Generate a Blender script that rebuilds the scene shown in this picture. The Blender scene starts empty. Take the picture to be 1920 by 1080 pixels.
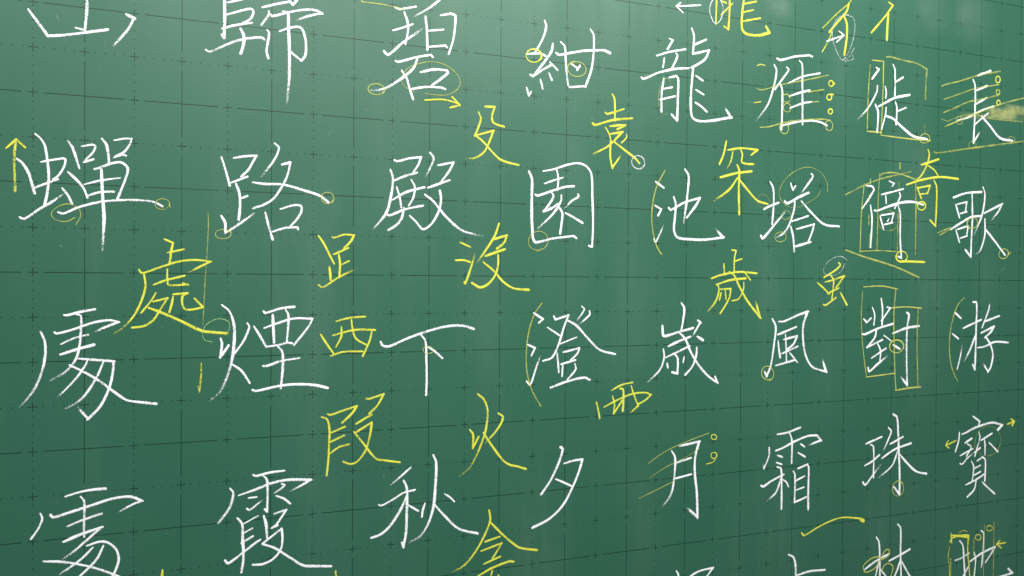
import bpy, math, random
from mathutils import Matrix, Vector, noise

# ------------------------------------------------------------------ camera
scene = bpy.context.scene
CAM = {'loc': [0.19614, -0.98428, 1.29004], 'right': [0.935519, -0.353243, 0.004779], 'up': [-0.002368, 0.007258, 0.999971], 'back': [-0.353268, -0.935503, 0.005954], 'lens': 26.927}
cam_data = bpy.data.cameras.new('camera')
cam = bpy.data.objects.new('camera', cam_data)
scene.collection.objects.link(cam)
r, u, b = CAM['right'], CAM['up'], CAM['back']
l = CAM['loc']
cam.matrix_world = Matrix(((r[0], u[0], b[0], l[0]), (r[1], u[1], b[1], l[1]),
                           (r[2], u[2], b[2], l[2]), (0, 0, 0, 1)))
cam_data.lens = CAM['lens']
cam_data.sensor_width = 36
cam_data.clip_start = 0.02
cam_data.clip_end = 200
scene.camera = cam

# ------------------------------------------------------------------ light
world = bpy.data.worlds.new('World')
scene.world = world
world.use_nodes = True
bg = world.node_tree.nodes['Background']
bg.inputs['Color'].default_value = (0.90, 0.97, 1.0, 1)
bg.inputs['Strength'].default_value = 0.225

def lamp(name, loc, size, power, target=None, color=(1.0, 0.985, 0.955)):
    d = bpy.data.lights.new(name, 'AREA')
    d.shape = 'RECTANGLE'
    d.size, d.size_y = size
    d.energy = power
    d.color = color
    o = bpy.data.objects.new(name, d)
    scene.collection.objects.link(o)
    o.location = loc
    if target:
        o.rotation_euler = (Vector(target) - Vector(loc)).to_track_quat('-Z', 'Y').to_euler()
    return o
# fluorescent board light above the frame, turned towards the board
lamp('board_lamp', (0.72, -1.25, 2.42), (2.0, 0.30), 64.0, (0.72, 0.0, 1.35))

vs = scene.view_settings
vs.view_transform = 'Standard'
vs.look = 'None'
vs.exposure = 0.0
vs.gamma = 1.0
vs.use_curve_mapping = False
scene.render.resolution_x, scene.render.resolution_y = 1024, 576

# ------------------------------------------------------------------ materials
def new_mat(name):
    m = bpy.data.materials.new(name)
    m.use_nodes = True
    nt = m.node_tree
    nt.nodes.clear()
    out = nt.nodes.new('ShaderNodeOutputMaterial')
    bs = nt.nodes.new('ShaderNodeBsdfPrincipled')
    nt.links.new(bs.outputs[0], out.inputs[0])
    return m, nt, bs

def N(nt, typ, **kw):
    n = nt.nodes.new(typ)
    for k, v in kw.items():
        setattr(n, k, v)
    return n

def coords(nt, scale=(1, 1, 1), rot=(0, 0, 0)):
    g = N(nt, 'ShaderNodeNewGeometry')
    mp = N(nt, 'ShaderNodeMapping')
    mp.inputs['Scale'].default_value = scale
    mp.inputs['Rotation'].default_value = rot
    nt.links.new(g.outputs['Position'], mp.inputs['Vector'])
    return mp.outputs[0]

def tex_noise(nt, vec, scale, detail=3.0, rough=0.55):
    n = N(nt, 'ShaderNodeTexNoise')
    n.inputs['Scale'].default_value = scale
    n.inputs['Detail'].default_value = detail
    n.inputs['Roughness'].default_value = rough
    nt.links.new(vec, n.inputs['Vector'])
    return n.outputs['Fac']

def ramp(nt, fac, lo, hi, a=0.0, b=1.0):
    n = N(nt, 'ShaderNodeMapRange', interpolation_type='SMOOTHSTEP')
    n.inputs['From Min'].default_value = lo
    n.inputs['From Max'].default_value = hi
    n.inputs['To Min'].default_value = a
    n.inputs['To Max'].default_value = b
    nt.links.new(fac, n.inputs['Value'])
    return n.outputs['Result']

def math2(nt, op, a, b):
    n = N(nt, 'ShaderNodeMath', operation=op)
    for i, v in enumerate((a, b)):
        if isinstance(v, (int, float)):
            n.inputs[i].default_value = v
        else:
            nt.links.new(v, n.inputs[i])
    return n.outputs[0]

def mix(nt, fac, a, b):
    n = N(nt, 'ShaderNodeMix', data_type='RGBA')
    if isinstance(fac, (int, float)):
        n.inputs[0].default_value = fac
    else:
        nt.links.new(fac, n.inputs[0])
    for i, v in ((6, a), (7, b)):
        if isinstance(v, tuple):
            n.inputs[i].default_value = v + (1,)
        else:
            nt.links.new(v, n.inputs[i])
    return n.outputs[2]

def board_material():
    m, nt, bs = new_mat('green_board_enamel')
    p = coords(nt)
    # long vertical traces left by the wiped chalk dust
    streak = tex_noise(nt, coords(nt, (1, 1, 0.13)), 11.0, 4.0, 0.55)
    fine = tex_noise(nt, coords(nt, (1, 1, 0.05)), 95.0, 3.0, 0.6)
    cloud = tex_noise(nt, p, 4.2, 4.0, 0.55)
    dust = math2(nt, 'MULTIPLY', ramp(nt, streak, 0.40, 0.78), ramp(nt, cloud, 0.34, 0.70))
    dust = math2(nt, 'MULTIPLY', dust, ramp(nt, fine, 0.25, 0.75, 0.65, 1.1))
    dust = math2(nt, 'MULTIPLY', dust, 0.042)
    grain = tex_noise(nt, p, 900.0, 2.0, 0.6)
    big = tex_noise(nt, p, 2.1, 2.0, 0.5)
    base = mix(nt, ramp(nt, big, 0.3, 0.7), (0.0195, 0.099, 0.0570), (0.0235, 0.109, 0.0655))
    base = mix(nt, ramp(nt, grain, 0.3, 0.7, 0.0, 0.10), base, (0.040, 0.146, 0.096))
    col = mix(nt, dust, base, (0.62, 0.70, 0.66))
    nt.links.new(col, bs.inputs['Base Color'])
    rg = math2(nt, 'ADD', ramp(nt, streak, 0.3, 0.7, 0.44, 0.54), math2(nt, 'MULTIPLY', dust, 1.2))
    nt.links.new(rg, bs.inputs['Roughness'])
    bs.inputs['Specular IOR Level'].default_value = 0.35
    bp = N(nt, 'ShaderNodeBump')
    bp.inputs['Strength'].default_value = 0.10
    bp.inputs['Distance'].default_value = 0.0004
    nt.links.new(grain, bp.inputs['Height'])
    nt.links.new(bp.outputs[0], bs.inputs['Normal'])
    return m

def ink_material():
    m, nt, bs = new_mat('printed_dark_line')
    n = tex_noise(nt, coords(nt), 260.0, 3.0, 0.6)
    wear = tex_noise(nt, coords(nt), 9.0, 3.0, 0.6)
    c = mix(nt, ramp(nt, n, 0.35, 0.75), (0.0035, 0.028, 0.016), (0.007, 0.044, 0.025))
    c = mix(nt, ramp(nt, wear, 0.52, 0.75, 0.0, 0.25), c, (0.035, 0.12, 0.08))
    nt.links.new(c, bs.inputs['Base Color'])
    bs.inputs['Roughness'].default_value = 0.5
    bs.inputs['Specular IOR Level'].default_value = 0.30
    return m

def chalk_material(name, col, col2, amax=1.0, gritty=2.0):
    m, nt, bs = new_mat(name)
    p = coords(nt)
    cov = N(nt, 'ShaderNodeAttribute', attribute_name='cover').outputs['Fac']
    g1 = tex_noise(nt, p, 720.0, 2.0, 0.65)
    g2 = tex_noise(nt, p, 330.0, 2.0, 0.6)
    g = math2(nt, 'ADD', math2(nt, 'MULTIPLY', g1, 0.70), math2(nt, 'MULTIPLY', g2, 0.30))
    v = math2(nt, 'ADD', math2(nt, 'MULTIPLY', cov, 0.76), math2(nt, 'MULTIPLY', math2(nt, 'SUBTRACT', 0.5, g), gritty))
    a = ramp(nt, v, 0.20, 0.66, 0.0, amax)
    a = math2(nt, 'MULTIPLY', a, ramp(nt, cov, 0.15, 1.0, 0.30, 1.0))
    c = mix(nt, ramp(nt, g1, 0.35, 0.7), col, col2)
    nt.links.new(c, bs.inputs['Base Color'])
    nt.links.new(a, bs.inputs['Alpha'])
    bs.inputs['Roughness'].default_value = 0.95
    bs.inputs['Specular IOR Level'].default_value = 0.15
    return m

def smudge_material(name, col, streak=(0.35, 1, 1.6), size=90.0, amp=(0.25, 1.35)):
    m, nt, bs = new_mat(name)
    cov = N(nt, 'ShaderNodeAttribute', attribute_name='cover').outputs['Fac']
    n1 = tex_noise(nt, coords(nt, streak), size, 4.0, 0.6)
    n2 = tex_noise(nt, coords(nt), 700.0, 2.0, 0.6)
    a = math2(nt, 'MULTIPLY', cov, ramp(nt, n1, 0.3, 0.72, *amp))
    a = math2(nt, 'MULTIPLY', a, ramp(nt, n2, 0.3, 0.7, 0.6, 1.15))
    bs.inputs['Base Color'].default_value = col + (1,)
    nt.links.new(a, bs.inputs['Alpha'])
    bs.inputs['Roughness'].default_value = 0.95
    bs.inputs['Specular IOR Level'].default_value = 0.1
    return m

M_BOARD = board_material()
M_INK = ink_material()
CHALK = {
    'W': chalk_material('white_chalk', (0.90, 0.90, 0.93), (0.78, 0.79, 0.82)),
    'Y': chalk_material('yellow_chalk', (0.735, 0.745, 0.065), (0.60, 0.63, 0.10), 0.93, 1.7),
    'P': chalk_material('pale_yellow_chalk', (0.62, 0.64, 0.13), (0.50, 0.54, 0.15), 0.76, 1.1),
    'G': chalk_material('pale_green_chalk', (0.40, 0.62, 0.27), (0.34, 0.54, 0.25), 0.9, 1.1),
}
M_SMUDGE_Y = smudge_material('yellow_chalk_smudge', (0.60, 0.63, 0.24), (1.0, 1, 0.6), 60.0, (0.5, 1.2))
M_PALE_GREY = smudge_material('pale_grey_film', (0.62, 0.68, 0.65), (1, 1, 0.45), 14.0, (0.55, 1.2))

# ------------------------------------------------------------------ helpers
def link(name, verts, faces, mat, parent=None, origin=(0, 0, 0), cover=None, smooth=False):
    ox, oy, oz = origin
    me = bpy.data.meshes.new(name)
    me.from_pydata([(x - ox, y - oy, z - oz) for x, y, z in verts], [], faces)
    if cover is not None:
        at = me.attributes.new('cover', 'FLOAT', 'POINT')
        at.data.foreach_set('value', cover)
    if smooth:
        me.polygons.foreach_set('use_smooth', [True] * len(me.polygons))
    me.materials.append(mat)
    me.update()
    o = bpy.data.objects.new(name, me)
    scene.collection.objects.link(o)
    o.location = origin
    if parent:
        o.parent = parent
        o.location = (0, 0, 0) if parent.location == Vector(origin) else Vector(origin) - parent.location
    return o

# ------------------------------------------------------------------ the board
CELL = 0.05
Z0 = 1.6
K0, K1, J0, J1 = -8, 42, -6, 22
GX = [-0.027, -0.012, -0.0, 0.011, 0.026, 0.035, 0.031, 0.033, 0.023, 0.014, 0.005, 0.004, -0.014, -0.023, -0.035, -0.04, -0.059, -0.055, -0.057, -0.05, -0.03, -0.047, 0.006, 0.031, 0.073, 0.092, 0.144, 0.145, 0.173]
def kx(k):
    o = GX[0] if k < 0 else (GX[k] if k < len(GX) else GX[-1] + 0.012 * min(k - len(GX) + 1, 4))
    return (k + o) * CELL
def jz(j):
    return Z0 - j * CELL
XL, XR, ZT, ZB = kx(K0) - 0.06, kx(K1) + 0.06, jz(J0) + 0.06, jz(J1) - 0.06

board = bpy.data.objects.new('chalkboard', None)
scene.collection.objects.link(board)
board.location = ((XL + XR) / 2, 0, ZB)
board['label'] = 'green chalkboard printed with a dark squared grid, carrying all the chalk writing'
board['category'] = 'chalkboard'
org = tuple(board.location)

T = 0.018
c = 0.002
def slab():
    v, f = [], []
    for y, i in ((T, 0), (c, 0), (0, c)):
        v += [(XL + i, y, ZB + i), (XR - i, y, ZB + i), (XR - i, y, ZT - i), (XL + i, y, ZT - i)]
    for k in (0, 4):
        for q in range(4):
            a, bb = k + q, k + (q + 1) % 4
            f.append((a, bb, bb + 4, a + 4))
    f.append((8, 9, 10, 11))
    f.append((3, 2, 1, 0))
    return v, f
v, f = slab()
link('panel', v, f, M_BOARD, board, org)

YL = -0.00012         # the print is a film on the enamel
LW = 0.00086          # printed line width
def quad(v, f, x0, x1, z0, z1):
    n = len(v)
    v += [(x0, YL, z0), (x1, YL, z0), (x1, YL, z1), (x0, YL, z1)]
    f.append((n, n + 1, n + 2, n + 3))
def dot(v, f, x, z, rad):
    n = len(v)
    for q in range(8):
        a = math.pi * (q + 0.5) / 4
        v.append((x + rad * math.cos(a), YL, z + rad * math.sin(a)))
    f.append(tuple(range(n, n + 8)))
h = LW / 2
ARM, GAP = 0.100, 0.215
def plus(v, f, x, z):
    # four butted arms and a centre, so that no two faces overlap
    a = ARM * CELL
    quad(v, f, x - a, x + a, z - h, z + h)
    quad(v, f, x - h, x + h, z + h, z + a)
    quad(v, f, x - h, x + h, z - a, z - h)

def strip(x0, x1, z0, z1, y):
    return [(x0, y, z0), (x1, y, z0), (x1, y, z1), (x0, y, z1)], [(0, 1, 2, 3)]
VIEW = (-1, 31, -3, 17)          # the columns and rows of the grid that the picture shows
def shown(k, j):
    return VIEW[0] <= k <= VIEW[1] and VIEW[2] <= j <= VIEW[3]
dots_v, dots_f, rest_v, rest_f = [], [], [], []
# solid uprights (odd columns) and solid rows (even rows), each broken round the crosses
for k in range(K0, K1 + 1):
    for j in range(J0, J1 + 1):
        if k % 2 and j % 2 == 0:
            x, z = kx(k), jz(j)
            v, f = strip(x - h, x + h, jz(j + 1) + GAP * CELL if j < J1 else ZB + 0.004,
                         jz(j - 1) - GAP * CELL if j > J0 else ZT - 0.004, YL)
            v2, f2 = strip(max(XL + 0.004, kx(k - 1) + GAP * CELL), min(XR - 0.004, kx(k + 1) - GAP * CELL),
                           z - h, z + h, YL - 0.00004)
            if shown(k, j):
                link('grid_line', v, f, M_INK, board, org)
                link('grid_line', v2, f2, M_INK, board, org)
            else:
                for vv in (v, v2):
                    n = len(rest_v)
                    rest_v += vv
                    rest_f.append((n, n + 1, n + 2, n + 3))
# crosses where a dotted line meets another line: the 300 nearest to the eye one by one
cross = [(k, j) for k in range(K0, K1 + 1) for j in range(J0, J1 + 1) if k % 2 == 0 or j % 2]
cross.sort(key=lambda q: (0 if shown(*q) else 1, (kx(q[0]) - l[0]) ** 2 + (jz(q[1]) - l[2]) ** 2))
for i, (k, j) in enumerate(cross):
    if i < 300:
        v, f = [], []
        plus(v, f, kx(k), jz(j))
        link('grid_cross', v, f, M_INK, board, org)
    else:
        plus(rest_v, rest_f, kx(k), jz(j))
for k in range(K0, K1 + 1):
    for j in range(J0, J1 + 1):
        for q in range(1, 5):
            if k % 2 == 0 and j < J1:
                dot(dots_v, dots_f, kx(k), jz(j) + (jz(j + 1) - jz(j)) * q / 5, 0.00070)
            if j % 2 and k < K1:
                dot(dots_v, dots_f, kx(k) + (kx(k + 1) - kx(k)) * q / 5, jz(j), 0.00070)
link('grid_dots', dots_v, dots_f, M_INK, board, org)['kind'] = 'stuff'
link('grid_print', rest_v, rest_f, M_INK, board, org)['kind'] = 'stuff'

# ------------------------------------------------------------------ chalk
def catmull(pts, step):
    """points (x, z, w) -> dense list along a centripetal-like spline"""
    if len(pts) == 1:
        return pts
    P = [tuple(2 * a - bb for a, bb in zip(pts[0], pts[1]))] + list(pts) + \
        [tuple(2 * a - bb for a, bb in zip(pts[-1], pts[-2]))]
    out = []
    for i in range(1, len(P) - 2):
        p0, p1, p2, p3 = P[i - 1], P[i], P[i + 1], P[i + 2]
        d = math.hypot(p2[0] - p1[0], p2[1] - p1[1])
        da = math.hypot(p1[0] - p0[0], p1[1] - p0[1]) or 1e-6
        dc = math.hypot(p3[0] - p2[0], p3[1] - p2[1]) or 1e-6
        m1 = [(p2[q] - p0[q]) / (d + da) * d for q in range(3)]
        m2 = [(p3[q] - p1[q]) / (d + dc) * d for q in range(3)]
        n = max(2, int(d / step))
        for s in range(n):
            t = s / n
            a, bb, cc, dd = 2*t**3 - 3*t*t + 1, t**3 - 2*t*t + t, -2*t**3 + 3*t*t, t**3 - t*t
            out.append(tuple(a*p1[q] + bb*m1[q] + cc*p2[q] + dd*m2[q] for q in range(3)))
    out.append(tuple(pts[-1]))
    return out

SEC = (-1.0, -0.62, 0.0, 0.62, 1.0)
HGT = (0.0, 0.75, 1.0, 0.75, 0.0)
EDG = (0.50, 0.96, 1.0, 0.96, 0.50)
rng = random.Random(7)

def ribbon(V, F, A, pts, depth, cover, tail, first, last, height=0.00022):
    """one chalk trace: a low domed ribbon with rounded ends; cover says how much chalk lies"""
    if len(pts) < 2:
        return
    path = catmull(pts, 0.0016)
    seed = rng.random() * 100
    cover *= rng.uniform(0.88, 1.06)          # some strokes are drier than others
    L = [0.0]
    for a, bb in zip(path, path[1:]):
        L.append(L[-1] + math.hypot(bb[0] - a[0], bb[1] - a[1]))
    tot = L[-1] or 1e-6
    base = None
    n = len(path)
    prev = None
    # extra stations give the ends their round shape
    stations = []
    for i in range(n):
        stations.append((path[i], i))
    for (x, z, w), i in stations:
        a = path[max(0, i - 1)]
        bb = path[min(n - 1, i + 1)]
        dx, dz = bb[0] - a[0], bb[1] - a[1]
        d = math.hypot(dx, dz) or 1e-6
        dx, dz = dx / d, dz / d
        s = L[i]
        t = s / tot
        wob = noise.noise(Vector((s * 260, seed, 0))) * 0.10 + noise.noise(Vector((s * 45, seed, 5))) * 0.24
        k = 0.90 + wob
        if first and t < 0.22:            # the chalk lands lightly
            k *= 0.78 + 0.22 * (t / 0.22)
        cv = cover * (0.96 + 0.24 * noise.noise(Vector((s * 70, seed, 9))))
        if tail and last and t > 0.45:
            q = (t - 0.45) / 0.55
            cv *= 1.0 - 0.52 * q * q
            k *= 1.0 - 0.22 * q * q
        caps = [(x, z, k, 1.0)]
        if i == 0:
            e = w * 0.42
            caps = [(x - dx*e, z - dz*e, k*0.38, 0.8), (x - dx*e*0.62, z - dz*e*0.62, k*0.80, 0.95), (x, z, k, 1.0)]
        elif i == n - 1:
            e = w * (0.42 if not tail else 0.7)
            caps = [(x, z, k, 1.0), (x + dx*e*0.62, z + dz*e*0.62, k*0.78, 0.93), (x + dx*e, z + dz*e, k*0.36, 0.75)]
        for cx, cz, ck, cc in caps:
            b0 = len(V)
            for sx, hh, ee in zip(SEC, HGT, EDG):
                o = sx * w * 0.5 * ck
                V.append((cx - dz * o, -(depth + hh * height), cz + dx * o))
                A.append(cv * ee * cc)
            if prev is not None:
                for q in range(4):
                    F.append((prev + q, prev + q + 1, b0 + q + 1, b0 + q))
            prev = b0

def parse(line):
    head, body = line.split('|')
    cov, tail = head.split()
    segs = [[]]
    for tk in body.split():
        if tk == '/':
            segs.append([segs[-1][-1]])
        else:
            x, z, w = tk.split(',')
            segs[-1].append((int(x) * 1e-4, int(z) * 1e-4, int(w) * 1e-5))
    return int(cov) / 100.0, tail == '1', segs

def build_stroke(line, depth):
    cov, tail, segs = parse(line)
    V, F, A = [], [], []
    for i, sg in enumerate(segs):
        ribbon(V, F, A, sg, depth + i * 7e-6, cov, tail, i == 0, i == len(segs) - 1)
    return V, F, A

GROUPS = {'chalk_character': None}
CATS = {'chalk_character': 'chalk character', 'chalk_line': 'chalk line', 'chalk_circle': 'chalk circle',
        'chalk_oval': 'chalk oval', 'chalk_arrow': 'chalk arrow', 'chalk_ring': 'chalk ring',
        'chalk_outline': 'chalk outline', 'chalk_bracket': 'chalk bracket', 'chalk_mark': 'chalk mark'}

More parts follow.
